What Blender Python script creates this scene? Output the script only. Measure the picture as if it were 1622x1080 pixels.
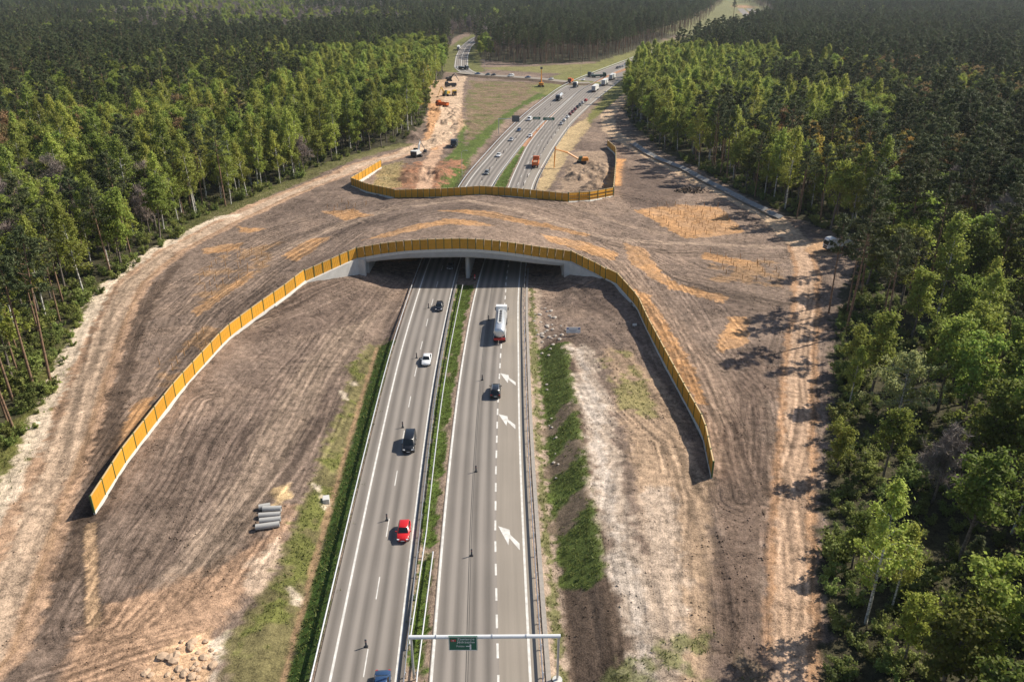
import bpy, math, random
import numpy as np
from mathutils import Vector, Matrix
random.seed(7); RNG = np.random.default_rng(7)
scene = bpy.context.scene
for o in list(bpy.data.objects): bpy.data.objects.remove(o)
R = math.radians

# ------------------------------------------------------------------ camera, sky, sun, exposure
FPX, YHOR, CAMH = 1261.0, -40.0, 70.0
TH = math.atan((540 - YHOR) / FPX)
cam_d = bpy.data.cameras.new('camera'); cam = bpy.data.objects.new('camera', cam_d)
scene.collection.objects.link(cam); scene.camera = cam
cam.location = (0, 0, CAMH); cam.rotation_euler = (math.pi / 2 - TH, 0, 0)
cam_d.sensor_width = 36; cam_d.lens = 36 * FPX / 1622; cam_d.clip_start = 1; cam_d.clip_end = 12000
SUN_AZ, SUN_EL = R(64), R(41)
SUN = Vector((math.sin(SUN_AZ) * math.cos(SUN_EL), math.cos(SUN_AZ) * math.cos(SUN_EL), math.sin(SUN_EL)))
world = bpy.data.worlds.new('World'); scene.world = world; world.use_nodes = True
wn = world.node_tree; bg = wn.nodes['Background']
sky = wn.nodes.new('ShaderNodeTexSky'); sky.sky_type = 'NISHITA'; sky.sun_disc = False
sky.sun_elevation = SUN_EL; sky.sun_rotation = SUN_AZ
wn.links.new(sky.outputs[0], bg.inputs[0]); bg.inputs[1].default_value = 0.088
sd = bpy.data.lights.new('sun', 'SUN'); sd.energy = 5.0; sd.angle = R(0.53); sd.color = (1, 0.92, 0.79)
sun = bpy.data.objects.new('sun', sd); scene.collection.objects.link(sun)
sun.rotation_euler = SUN.to_track_quat('Z', 'Y').to_euler(); sun.location = (200, 100, 250)
vs = scene.view_settings; vs.view_transform = 'Standard'; vs.look = 'None'; vs.exposure = 0.44; vs.gamma = 1.0
vs.use_curve_mapping = False
scene.cycles.max_bounces = 6; scene.cycles.transparent_max_bounces = 4

# ------------------------------------------------------------------ pixel -> place (direction only; height of what it touches given)
cT, sT = math.cos(TH), math.sin(TH)
def P(x, y, z=0.0):
    u = (x - 811) / FPX; v = (y - 540) / FPX
    dy = cT - v * sT; dz = -sT - v * cT
    t = (z - CAMH) / dz
    return np.array([u * t, dy * t, z])
def W(pts, z=0.0): return np.array([P(p[0], p[1], z)[:2] for p in pts])
def proj(x, y, z):
    z = z - CAMH
    dep = y * cT - z * sT; up = y * sT + z * cT
    return 811 + FPX * x / dep, 540 - FPX * up / dep, dep
def zat(py, Y):
    v = (py - 540) / FPX
    return CAMH + (-sT - v * cT) * Y / (cT - v * sT)

# ------------------------------------------------------------------ objects and tags
COL = scene.collection
def tag(o, label=None, cat=None, group=None, kind=None):
    if label: o['label'] = label
    if cat: o['category'] = cat
    if group: o['group'] = group
    if kind: o['kind'] = kind
    return o
def empty(name, loc=(0, 0, 0), rz=0.0, label=None, cat=None, group=None, parent=None):
    o = bpy.data.objects.new(name, None); COL.objects.link(o)
    o.location = loc; o.rotation_euler = (0, 0, rz); o.empty_display_size = 0.5
    if parent: o.parent = parent
    return tag(o, label, cat, group)
def link(name, me, parent=None, loc=None, rz=None):
    o = bpy.data.objects.new(name, me); COL.objects.link(o)
    if parent: o.parent = parent
    if loc is not None: o.location = loc
    if rz is not None: o.rotation_euler = (0, 0, rz)
    return o
def copy_tree(o, parent=None):
    c = o.copy(); COL.objects.link(c)
    if parent: c.parent = parent
    for ch in list(o.children): copy_tree(ch, c)
    return c

class MB:
    def __init__(s): s.v = []; s.f = []
    def add(s, v, f):
        b = len(s.v); s.v += [tuple(map(float, p)) for p in v]; s.f += [tuple(b + i for i in q) for q in f]; return s
    def box(s, c, d, rz=0.0, M=None, taper=1.0, ch=0.0):
        x, y, z = d[0] / 2, d[1] / 2, d[2] / 2
        if ch > 0:
            q = [(-x + ch, -y), (x - ch, -y), (x, -y + ch), (x, y - ch), (x - ch, y), (-x + ch, y), (-x, y - ch), (-x, -y + ch)]
        else:
            q = [(-x, -y), (x, -y), (x, y), (-x, y)]
        n = len(q)
        v = [(a, b, -z) for a, b in q] + [(a * taper, b * taper, z) for a, b in q]
        f = [tuple(range(n - 1, -1, -1)), tuple(range(n, 2 * n))] + [(i, (i + 1) % n, n + (i + 1) % n, n + i) for i in range(n)]
        m = Matrix.Translation(c) @ Matrix.Rotation(rz, 4, 'Z')
        if M is not None: m = Matrix.Translation(c) @ M.to_4x4()
        return s.add([m @ Vector(p) for p in v], f)
    def cyl(s, a, b, r, n=10, r2=None, cap=True):
        a = Vector(a); b = Vector(b); r2 = r if r2 is None else r2
        d = (b - a); q = d.to_track_quat('Z', 'Y')
        v = []
        for p, rr in ((a, r), (b, r2)):
            for i in range(n):
                t = 2 * math.pi * i / n
                v.append(p + q @ Vector((rr * math.cos(t), rr * math.sin(t), 0)))
        f = [(i, (i + 1) % n, n + (i + 1) % n, n + i) for i in range(n)]
        if cap: f += [tuple(range(n - 1, -1, -1)), tuple(range(n, 2 * n))]
        return s.add(v, f)
    def tube(s, pts, rad, n=6, cap=True):
        pts = [Vector(p) for p in pts]
        if not hasattr(rad, '__len__'): rad = [rad] * len(pts)
        v = []; m = len(pts)
        for i, p in enumerate(pts):
            d = pts[min(i + 1, m - 1)] - pts[max(i - 1, 0)]
            q = d.to_track_quat('Z', 'Y')
            for k in range(n):
                t = 2 * math.pi * k / n
                v.append(p + q @ Vector((rad[i] * math.cos(t), rad[i] * math.sin(t), 0)))
        f = []
        for i in range(m - 1):
            for k in range(n):
                f.append((i * n + k, i * n + (k + 1) % n, (i + 1) * n + (k + 1) % n, (i + 1) * n + k))
        if cap: f += [tuple(range(n - 1, -1, -1)), tuple(range((m - 1) * n, m * n))]
        return s.add(v, f)
    def prism(s, poly, lo, hi, axis='X'):
        n = len(poly)
        def pt(a, b, t): return (t, a, b) if axis == 'X' else ((a, t, b) if axis == 'Y' else (a, b, t))
        v = [pt(a, b, lo) for a, b in poly] + [pt(a, b, hi) for a, b in poly]
        f = [tuple(range(n - 1, -1, -1)), tuple(range(n, 2 * n))] + [(i, (i + 1) % n, n + (i + 1) % n, n + i) for i in range(n)]
        return s.add(v, f)
    def loft(s, secs):
        n = len(secs[0]); v = [p for q in secs for p in q]; f = []
        for i in range(len(secs) - 1):
            for k in range(n):
                f.append((i * n + k, i * n + (k + 1) % n, (i + 1) * n + (k + 1) % n, (i + 1) * n + k))
        f += [tuple(range(n - 1, -1, -1)), tuple(range((len(secs) - 1) * n, len(secs) * n))]
        return s.add(v, f)
    def mesh(s, name, mat, smooth=False):
        me = bpy.data.meshes.new(name); me.from_pydata(s.v, [], s.f); me.update()
        import bmesh
        bm = bmesh.new(); bm.from_mesh(me); bmesh.ops.recalc_face_normals(bm, faces=bm.faces); bm.to_mesh(me); bm.free()
        if mat: me.materials.append(mat)
        if smooth: me.polygons.foreach_set('use_smooth', [True] * len(me.polygons))
        return me
    def build(s, name, mat, parent=None, smooth=False, loc=None, rz=None):
        return link(name, s.mesh(name, mat, smooth), parent, loc, rz)

def np_mesh(name, verts, faces, mat=None, smooth=False):
    """faces: (n,3) or (n,4) int array"""
    me = bpy.data.meshes.new(name); k = faces.shape[1]
    me.vertices.add(len(verts)); me.vertices.foreach_set('co', np.asarray(verts, np.float32).ravel())
    me.loops.add(faces.size); me.loops.foreach_set('vertex_index', faces.astype(np.int32).ravel())
    me.polygons.add(len(faces)); me.polygons.foreach_set('loop_start', np.arange(0, faces.size, k, dtype=np.int32))
    me.polygons.foreach_set('loop_total', np.full(len(faces), k, np.int32))
    if smooth: me.polygons.foreach_set('use_smooth', np.ones(len(faces), bool))
    me.update(calc_edges=True)
    if mat: me.materials.append(mat)
    return me

# ------------------------------------------------------------------ materials
def mat(name, col, rough=0.7, var=0.12, scale=3.0, metal=0.0, bump=0.0, emit=0.0, coat=0.0):
    m = bpy.data.materials.new(name); m.use_nodes = True; t = m.node_tree; b = t.nodes['Principled BSDF']
    b.inputs['Roughness'].default_value = rough; b.inputs['Metallic'].default_value = metal
    if coat: b.inputs['Coat Weight'].default_value = coat; b.inputs['Coat Roughness'].default_value = 0.08
    tc = t.nodes.new('ShaderNodeTexCoord'); nz = t.nodes.new('ShaderNodeTexNoise')
    nz.inputs['Scale'].default_value = scale; nz.inputs['Detail'].default_value = 6; nz.inputs['Roughness'].default_value = 0.65
    t.links.new(tc.outputs['Object'], nz.inputs['Vector'])
    mr = t.nodes.new('ShaderNodeMapRange'); mr.inputs[1].default_value = 0.25; mr.inputs[2].default_value = 0.75
    mr.inputs[3].default_value = 1 - var; mr.inputs[4].default_value = 1 + var
    t.links.new(nz.outputs['Fac'], mr.inputs[0])
    mx = t.nodes.new('ShaderNodeVectorMath'); mx.operation = 'SCALE'; mx.inputs[0].default_value = col
    t.links.new(mr.outputs[0], mx.inputs['Scale']); t.links.new(mx.outputs[0], b.inputs['Base Color'])
    if bump:
        bp = t.nodes.new('ShaderNodeBump'); bp.inputs['Strength'].default_value = bump; bp.inputs['Distance'].default_value = 0.05
        t.links.new(nz.outputs['Fac'], bp.inputs['Height']); t.links.new(bp.outputs[0], b.inputs['Normal'])
    if emit:
        b.inputs['Emission Color'].default_value = (*col, 1); b.inputs['Emission Strength'].default_value = emit
    return m

M_CONC = mat('concrete', (0.42, 0.41, 0.39), 0.85, 0.16, 0.6, bump=0.2)
M_CONC_L = mat('pale_concrete', (0.55, 0.54, 0.51), 0.85, 0.15, 0.8, bump=0.2)
M_STEEL = mat('galvanised_steel', (0.55, 0.56, 0.58), 0.4, 0.1, 4, metal=0.6)
M_WHITE = mat('road_paint', (0.62, 0.60, 0.56), 0.7, 0.3, 1.1)
M_BLACK = mat('black_rubber', (0.02, 0.02, 0.022), 0.75, 0.2, 6)
M_DARKMET = mat('dark_metal', (0.06, 0.06, 0.065), 0.5, 0.2, 3, metal=0.3)
M_GLASS = mat('car_glass', (0.012, 0.016, 0.02), 0.06, 0.1, 2)
M_LAMP = mat('clear_lamp', (0.75, 0.77, 0.8), 0.15, 0.05, 8)
M_RED = mat('red_lamp', (0.45, 0.02, 0.015), 0.2, 0.1, 8)
M_ORANGE = mat('orange_machine_paint', (0.62, 0.24, 0.03), 0.45, 0.2, 1.5)
M_YELLOW = mat('yellow_machine_paint', (0.62, 0.38, 0.04), 0.45, 0.2, 1.5)
M_WPAINT = mat('white_machine_paint', (0.66, 0.66, 0.64), 0.4, 0.12, 1.5)
M_GREEN = mat('sign_green', (0.006, 0.12, 0.07), 0.5, 0.08, 3)
M_SIGNW = mat('sign_white', (0.8, 0.8, 0.8), 0.5, 0.04, 3)
M_SIGNR = mat('sign_red', (0.5, 0.03, 0.03), 0.5, 0.05, 3)
M_SIGNB = mat('sign_blue', (0.02, 0.06, 0.35), 0.5, 0.05, 3)
M_WOOD = mat('weathered_wood', (0.23, 0.16, 0.1), 0.85, 0.25, 4, bump=0.3)
M_STAKE = mat('new_wood', (0.42, 0.24, 0.1), 0.8, 0.2, 5)

# ------------------------------------------------------------------ road lines as functions of Y
def curve_fn(px, extra=()):
    w = [tuple(P(*p)[:2]) for p in px] + list(extra)
    w.sort(key=lambda q: q[1]); w = np.array(w)
    ys = np.arange(30, 2300, 4.0)
    x = np.interp(ys, w[:, 1], w[:, 0])
    x[ys < w[0, 1]] = w[0, 0] + (ys[ys < w[0, 1]] - w[0, 1]) * (w[3, 0] - w[0, 0]) / (w[3, 1] - w[0, 1])
    x[ys > w[-1, 1]] = w[-1, 0] + (ys[ys > w[-1, 1]] - w[-1, 1]) * (w[-1, 0] - w[-2, 0]) / (w[-1, 1] - w[-2, 1])
    k = np.hanning(19); k /= k.sum()
    xp = np.concatenate([x[0] + (np.arange(-9, 0)) * (x[1] - x[0]), x, x[-1] + np.arange(1, 10) * (x[-1] - x[-2])])
    xs = np.convolve(xp, k, 'valid')
    return lambda Y: np.interp(Y, ys, xs)
FAR = [(170, 925), (222, 1030), (335, 1290), (420, 1560), (540, 2100)]
L1 = curve_fn([(530, 1043), (563.7, 880), (583.6, 780), (602, 700), (633, 560), (678.7, 412), (741, 287), (801, 218)], [(8.5, 447), (33, 558), (53.5, 622), (114.5, 779)] + [(a + 4, b) for a, b in FAR])
L0 = curve_fn([(634.4, 1016), (647.3, 900), (662, 780), (667, 739), (680, 640), (693.7, 560), (724.5, 417.5), (781.5, 287), (829, 225), (860.7, 191.7), (917, 144), (962.7, 118)], [(126, 772)] + [(a + 15, b - 4) for a, b in FAR])
R0 = curve_fn([(684, 1080), (696, 900), (711.4, 740), (722.5, 640), (734, 560), (751.6, 465.5), (760, 435), (808, 288), (836, 228.7), (868, 190), (920.5, 141)], [(78, 641), (133, 766)] + [(a + 21, b - 6) for a, b in FAR])
R1 = curve_fn([(840.8, 1080), (834.4, 980), (822.5, 700), (821.2, 650), (821.5, 560), (819.2, 465), (841, 294), (876.5, 232), (903, 195), (938, 162), (987.3, 123), (1010, 112)], [(147, 760)] + [(a + 33, b - 9) for a, b in FAR])
# ------------------------------------------------------------------ noise barriers (fence lines), positions from where they stand
NEAR_PX = [(150, 814, 0.1), (200, 734, .4), (283, 625, 1), (359, 540, 1.8), (394, 513, 2.2), (434, 484, 2.9), (455, 469, 3.3), (484, 446, 4.2), (552, 415, 5.8), (566, 409, 6.1),
           (605, 402, 7), (646, 397, 7.8), (686, 395, 8.2), (727, 394, 8.3), (757, 395, 8.2), (790, 398, 7.75), (824, 402.5, 7.1), (852, 407, 6.4), (904, 414, 5.3),
           (934, 429, 4.4), (945, 434, 4.1), (959, 443, 3.6), (975, 449.5, 3.2), (1009, 488, 2.2), (1024, 522, 1.9), (1055, 582, 1.6), (1082, 633, 1.4), (1104, 673, 1.3), (1113, 690, 1.2), (1127, 758, 1.2)]
NEAR = [P(*p) for p in NEAR_PX]
FARF_PX = [(604, 266, 1.5), (557, 295, 3), (583, 305, 4), (625, 314, 5), (700, 312, 6.5), (760, 308, 7), (812, 311, 6.8), (900, 320, 5.5), (935, 318, 4.5), (971, 311, 3.5), (975, 268, 1.2), (975, 245, .8), (962, 233, 0.6)]
FARF = [P(*p) for p in FARF_PX]
BX0, BX1 = NEAR[9][0], NEAR[18][0]          # bridge ends in x
NI0, NI1, FI0, FI1 = 9, 18, 3, 7
def line_y(pts, x):
    a = np.array(pts); i = np.argsort(a[:, 0]); return np.interp(x, a[i, 0], a[i, 1])
def near_edge(x): return line_y(NEAR[NI0:NI1 + 1], x)
def far_edge(x): return line_y(FARF[FI0:FI1 + 1], x)

# ------------------------------------------------------------------ terrain height
def resample(pts, step):
    p = np.array(pts, float); d = np.r_[0, np.cumsum(np.hypot(*np.diff(p, axis=0).T))]; s = np.arange(0, d[-1], step)
    q = np.c_[np.interp(s, d, p[:, 0]), np.interp(s, d, p[:, 1])]
    k = np.hanning(9); k /= k.sum(); e = np.r_[np.repeat(q[:1], 4, 0), q, np.repeat(q[-1:], 4, 0)]
    return np.c_[np.convolve(e[:, 0], k, 'valid'), np.convolve(e[:, 1], k, 'valid')]
LR = resample([(-22, 640), (-34, 650), (-42, 690), (-47, 790), (-49, 900), (-44, 1010), (-30, 1130), (0, 1250)], 6)
JR = resample([(-42, 668), (-36, 652), (-24, 640), (0, 628), (27, 610), (48, 596), (62, 600)], 5) * .986
def jr_h(x): return .9 * np.clip((46 - x) / 22, 0, 1) * np.clip((x + 40) / 12, 0, 1)
class TPS:
    def __init__(s, p, lam=0.5):
        p = np.array(p, float); s.c = p[:, :2]; n = len(p)
        d = np.hypot(*(s.c[:, None] - s.c[None]).transpose(2, 0, 1)); K = s.k(d) + lam * np.eye(n)
        A = np.zeros((n + 3, n + 3)); A[:n, :n] = K; A[:n, n] = 1; A[:n, n + 1:] = s.c; A[n, :n] = 1; A[n + 1:, :n] = s.c.T
        s.w = np.linalg.solve(A, np.concatenate([p[:, 2], np.zeros(3)]))
    @staticmethod
    def k(d): return np.where(d > 1e-6, d * d * np.log(np.maximum(d, 1e-6)), 0)
    def __call__(s, x, y):
        out = s.w[-3] + s.w[-2] * x + s.w[-1] * y
        for (cx, cy), w in zip(s.c, s.w[:-3]): 
            r2 = (x - cx) ** 2 + (y - cy) ** 2
            out = out + w * 0.5 * r2 * np.log(np.maximum(r2, 1e-9))
        return out
OUT = [(-62, 60, .3), (-72, 100, .3), (-84, 140, .5), (-95, 186, .8), (-93, 215, .9), (-86, 245, .9), (-72, 285, .9), (-55, 328, .8), (-35, 370, .5), (-38, 460, .3), (-45, 600, 0), (-130, 60, .5), (-130, 150, 1), (-140, 250, 1), (-120, 380, 1), (-150, 600, .5),
       (34, 45, 1.2), (33, 63, 1.2), (43, 95, 1.2), (57, 135, 1.3), (68, 166, 1.5), (79, 195, 1.8), (84, 217, 1.9), (85, 245, 1.8), (75, 285, 1.4), (66, 325, 1.1), (57, 365, .8), (52, 405, .5), (56, 455, .3), (75, 530, .1), (90, 60, 1.6), (110, 130, 2), (130, 220, 2.2), (130, 330, 1.5), (150, 600, .5), (0, 620, 0)]
dk = []
for x in (-30, -12, 5):
    for y in (205, 228):
        zz = np.interp(x, [-38, -26, -13, 2, 14], [6.1, 7.7, 8.2, 7.0, 5.3]); dk.append((x, y, zz + (0.45 if y == 205 else 0.1)))
MIDU = [(-60, 200, 3.4), (-60, 230, 3.1), (-70, 180, 2.4), (-75, 150, 1.2), (30, 205, 3.6), (30, 232, 3.5), (45, 190, 2.5), (45, 240, 2.6), (40, 130, 1.4), (60, 215, 2.1)]
T_UP = TPS([tuple(p) for p in NEAR] + [tuple(p) for p in FARF] + OUT + dk + MIDU)
INL = [(-30, 70, .3), (-45, 75, .2), (-48, 100, .3), (-45, 125, .5), (-43, 150, .6), (-38, 170, .4), (-30, 180, .2), (-30, 205, .2), (-30, 230, .2), (-30, 120, .3), (-28, 150, .3),
       (14, 70, 1.4), (22, 70, 1.4), (22, 100, 1.3), (22, 125, 1.2), (18, 145, 1.0), (14, 165, .4), (9, 180, .2), (9, 230, .2), (20, 166, 1.1),
       (-12, 60, 0), (-12, 120, 0), (-12, 180, 0), (-10, 250, 0), (-3, 300, 0), (15, 360, 0), (40, 480, 0), (80, 600, 0), (-35, 280, .3), (-40, 320, .6), (-25, 330, .2), (25, 275, .3), (33, 300, .5)]
T_LO = TPS([tuple(p) for p in NEAR[:8]] + [tuple(p) for p in NEAR[21:]] + [tuple(FARF[0]), (-53, 278, 2.0), (40, 312, .9), (43, 342, .6)] + OUT + INL)
def smooth(a, b, x): t = np.clip((x - a) / (b - a), 0, 1); return t * t * (3 - 2 * t)
def inside(X, Y, poly):
    r = np.zeros(X.shape, bool); n = len(poly); j = n - 1
    for i in range(n):
        xi, yi = poly[i][:2]; xj, yj = poly[j][:2]
        c = ((yi > Y) != (yj > Y))
        r ^= c & (X < (xj - xi) * (Y - yi) / (yj - yi + 1e-12) + xi); j = i
    return r
def seg_dist(X, Y, pts, closed=False):
    """distance, signed side, along, to a polyline"""
    pts = np.asarray(pts, float)[:, :2]; n = len(pts)
    D = np.full(X.shape, 1e9); A = np.zeros(X.shape); S = np.zeros(X.shape); L = 0.0
    for i in range(n if closed else n - 1):
        a = pts[i]; b = pts[(i + 1) % n]; d = b - a; l = np.hypot(*d) + 1e-9; d = d / l
        px = X - a[0]; py = Y - a[1]; t = np.clip(px * d[0] + py * d[1], 0, l)
        ex = px - t * d[0]; ey = py - t * d[1]; r = np.hypot(ex, ey)
        m = r < D; D = np.where(m, r, D); A = np.where(m, L + t, A)
        S = np.where(m, np.where(d[0] * py - d[1] * px >= 0, 1.0, -1.0), S); L += l
    return D, S, A
UL = [p[:2] for p in NEAR[:NI0 + 1]] + [p[:2] for p in reversed(FARF[:FI0 + 1])] + [(-150, 280), (-150, 93)]
UR = [p[:2] for p in NEAR[NI1:]] + [(170, 100), (170, 357)] + [p[:2] for p in reversed(FARF[FI1:])]
_h = {}
def vnoise(x, y, sc, seed):
    if seed not in _h: _h[seed] = np.random.default_rng(1000 + seed).random((256, 256))
    g = _h[seed]; x = x / sc + 31.7; y = y / sc + 17.3
    ix = np.floor(x).astype(int); iy = np.floor(y).astype(int); fx = x - ix; fy = y - iy
    fx = fx * fx * (3 - 2 * fx); fy = fy * fy * (3 - 2 * fy)
    a = g[ix % 256, iy % 256]; b = g[(ix + 1) % 256, iy % 256]; c = g[ix % 256, (iy + 1) % 256]; d = g[(ix + 1) % 256, (iy + 1) % 256]
    return (a * (1 - fx) + b * fx) * (1 - fy) + (c * (1 - fx) + d * fx) * fy
def fbm(x, y, sc, seed, o=4):
    r = 0; a = 1; t = 0
    for i in range(o): r = r + a * vnoise(x, y, sc / 2 ** i, seed + i); t += a; a *= 0.55
    return r / t
def rough_bumps(x, y): return (fbm(x, y, 3.0, 40) - 0.5) * 0.5 + (fbm(x, y, 14, 50) - 0.5) * 0.7
def z_upper(x, y): return T_UP(x, y) + rough_bumps(x, y) * smooth(0, 3, np.minimum(np.abs(y - 188), 9))
def road_lr(y): return L1(y) - 1.3, R1(y) + 0.9
def z_ground(x, y):
    x = np.asarray(x, float); y = np.asarray(y, float)
    lo = T_LO(x, y) + rough_bumps(x, y)
    # far and wide the land levels out
    far = smooth(250, 420, np.abs(x)) + smooth(560, 800, y) + smooth(60, 20, y)
    lo = lo * (1 - np.clip(far, 0, 1)) + np.clip(far, 0, 1) * (0.2 + (fbm(x, y, 60, 70) - .5) * 1.2)
    heap = smooth(24, 6, np.hypot((x - 30) * 1.5, (y - 300) * .6)) + smooth(20, 5, np.hypot((x + 32), (y - 300) * .8)) + smooth(30, 10, np.hypot((x + 45) * .9, (y - 420) * .3))
    lo = lo + np.maximum(fbm(x, y, 7, 140) - .48, 0) * 9 * np.clip(heap, 0, 1)
    xl, xr = road_lr(y)
    # left verge: slope down to the ditch, then up to the field
    d = xl - x
    ditch = np.interp(d, [0, .7, 3.6, 4.3, 7.5], [-.06, -.1, -1.15, -1.15, -.2])
    w = smooth(4.0, 11, d); deep = 1 - 0.85 * smooth(155, 175, y) + 0.45 * smooth(250, 270, y)
    zl = ditch * deep * (1 - w) + lo * w
    d2 = x - xr
    bankw = 1 - smooth(146, 158, y)
    prof_b = np.interp(d2, [0, 1.2, 3.0, 4.0, 8.6, 10.5], [-.06, -.2, -.95, -1.0, 1.25, 1.5])
    prof_f = np.interp(d2, [0, 1.2, 4.0, 9], [-.06, -.15, -.5, .1]) * (1 - .5 * smooth(165, 180, y))
    pr = prof_b * bankw + prof_f * (1 - bankw)
    w2 = smooth(7.0, 12, d2); zr = pr * (1 - w2) + lo * w2
    med0, med1 = L0(y) + .9, R0(y) - .6
    mid = np.where((x > med0) & (x < med1), -.06 - .28 * np.sin(np.pi * np.clip((x - med0) / (med1 - med0 + 1e-6), 0, 1)), -.08)
    z = np.where(d > 0, zl, np.where(d2 > 0, zr, mid))
    # level ground under the side roads
    m = (y > 570) & (y < 1280) & (x > -90) & (x < 90)
    if m.any():
        dl = np.minimum(seg_dist(x[m], y[m], LR[::4])[0] - 6, seg_dist(x[m], y[m], JR[::3])[0] - 4.5); w3 = smooth(14, 2, dl); z[m] = z[m] * (1 - w3) + .2 * w3
        dj = seg_dist(x[m], y[m], JR[6:-3])[0]; z[m] = z[m] + jr_h(x[m]) * smooth(10, 5.2, dj)
    # upper ground beyond the abutments
    xu = np.asarray(x); m = (y > 85) & (y < 365) & (np.abs(x) < 175)
    if m.any():
        xs = x[m]; ysm = y[m]; up = inside(xs, ysm, UL) | inside(xs, ysm, UR)
        zz = z[m]; fade = smooth(93, 103, ysm) * (1 - smooth(335, 357, ysm)) * (1 - smooth(140, 165, np.abs(xs)))
        zz = np.where(up, zz * (1 - fade) + z_upper(xs, ysm) * fade, zz); z[m] = zz
    return z

# ------------------------------------------------------------------ terrain grid
def axis(a, b, step, lo, hi, g=1.09):
    c = list(np.arange(a, b + 1e-6, step)); s = step; v = c[-1]
    while v < hi: s *= g; v += s; c.append(v)
    s = step; v = c[0]; pre = []
    while v > lo: s *= g; v -= s; pre.append(v)
    return np.array(pre[::-1] + c)
GX = axis(-108, 96, 0.36, -5000, 5000)
ya = list(np.arange(54, 262, 0.36)); v = ya[-1]; s = .36
while v < 660: s = min(s * 1.01, 1.1); v += s; ya.append(v)
while v < 9000: s *= 1.09; v += s; ya.append(v)
pre = []; v = ya[0]; s = .36
while v > -600: s *= 1.15; v -= s; pre.append(v)
GY = np.array(pre[::-1] + ya)
nx, ny = len(GX), len(GY)
XX, YY = np.meshgrid(GX, GY); XX = XX.ravel(); YY = YY.ravel()
ZZ = z_ground(XX, YY)
# hills: low wooded rise towards the horizon
ZZ = ZZ + 22 * smooth(1900, 3600, YY)

# ---- colour zones of the ground (what the ground is made of)
N4 = fbm(XX, YY, 5, 3) - .5; N1 = fbm(XX, YY, 1.6, 9, 3) - .5; N20 = fbm(XX, YY, 26, 13) - .5; N05 = vnoise(XX, YY, .7, 21) - .5
C = np.empty((len(XX), 3)); C[:] = (0.055, 0.05, 0.028)
GRASS = np.zeros(len(XX)); SOIL = np.zeros(len(XX))
def put(m, col, grass=0.0, soil=0.0):
    global C
    mm = m[:, None]; C = C * (1 - mm) + np.array(col) * mm
    GRASS[:] = GRASS * (1 - m) + grass * m; SOIL[:] = SOIL * (1 - m) + soil * m
def sel(bb, pad):
    return np.where((XX > bb[0] - pad) & (XX < bb[2] + pad) & (YY > bb[1] - pad) & (YY < bb[3] + pad))[0]
def zone(px, col, soft=1.5, z=0.5, edge=3.0, alpha=1.0, grass=0.0, soil=0.0, world=False, patch=None):
    poly = np.array(px, float) if world else W(px, z)
    i = sel((*poly.min(0), *poly.max(0)), soft + edge)
    D, S, A = seg_dist(XX[i], YY[i], poly, True)
    d = np.where(inside(XX[i], YY[i], poly), D, -D) + N4[i] * edge * 1.6 + N1[i] * edge * 1.3 + N05[i] * min(edge, 1.5)
    mk = smooth(-soft * .45, soft * .45, d) * alpha
    if patch is not None: mk = mk * smooth(patch - .08, patch + .08, N4[i] + N1[i] * .5 + .5)
    m = np.zeros(len(XX)); m[i] = mk; put(m, col, grass, soil)
def band(px, hw, col, soft=1.0, z=0.5, edge=1.0, alpha=1.0, off=0.0, grass=0.0, soil=0.0, world=False):
    pts = np.array(px, float) if world else W([p[:2] for p in px], z)
    i = sel((*pts.min(0), *pts.max(0)), hw + soft + edge + abs(off))
    D, S, A = seg_dist(XX[i], YY[i], pts)
    d = hw - np.abs(D * S - off) + N4[i] * edge * 1.6 + N1[i] * edge * 1.1 + N05[i] * min(edge, 1.2)
    m = np.zeros(len(XX)); m[i] = smooth(-soft * .5, soft * .5, d) * alpha; put(m, col, grass, soil)
SOILC = (0.205, 0.15, 0.116); DARKSOIL = (0.115, 0.083, 0.066); ORANGE = (0.42, 0.24, 0.13); SAND = (0.52, 0.38, 0.26); PALE = (0.60, 0.49, 0.38)
CHIP = (0.45, 0.25, 0.115); GRN = (0.085, 0.115, 0.026); DGRN = (0.05, 0.085, 0.018); YGRN = (0.15, 0.15, 0.045); TAN = (0.34, 0.24, 0.16)
LBND = [(-90, 860), (5, 740), (60, 690), (105, 590), (150, 490), (180, 450), (250, 405), (330, 345), (440, 298), (560, 250), (640, 230), (672, 195), (690, 140), (708, 112), (716, 62), (735, 52)]
TOPB = [(752, 56), (752, 95), (840, 103), (950, 98), (1000, 83), (1060, 60), (1110, 42), (1140, 10)]
RBND = [(1168, 8), (1155, 40), (1128, 60), (1075, 82), (1040, 97), (1012, 118), (1000, 140), (985, 172), (1003, 203), (1050, 244), (1110, 276), (1180, 318), (1250, 352), (1300, 372), (1355, 385), (1365, 410), (1335, 470), (1322, 520), (1315, 620), (1308, 760), (1300, 900), (1300, 1150), (1290, 1600)]
CLEAR = np.concatenate([W(LBND), W(TOPB), W(RBND), np.array([[-40, 20.], [-64, 20.]])])
zone(CLEAR, SOILC, 1.5, edge=2.5, soil=1, world=True)
# large soil variation
m = smooth(.02, .16, N20 + N4 * .4) * (GRASS < .1) * (SOIL > .5) * .8; put(m, (0.25, 0.18, 0.135), soil=1)
m = smooth(.0, .2, -N20 + N4 * .5) * (SOIL > .5) * .6; put(m, DARKSOIL, soil=1)
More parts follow.
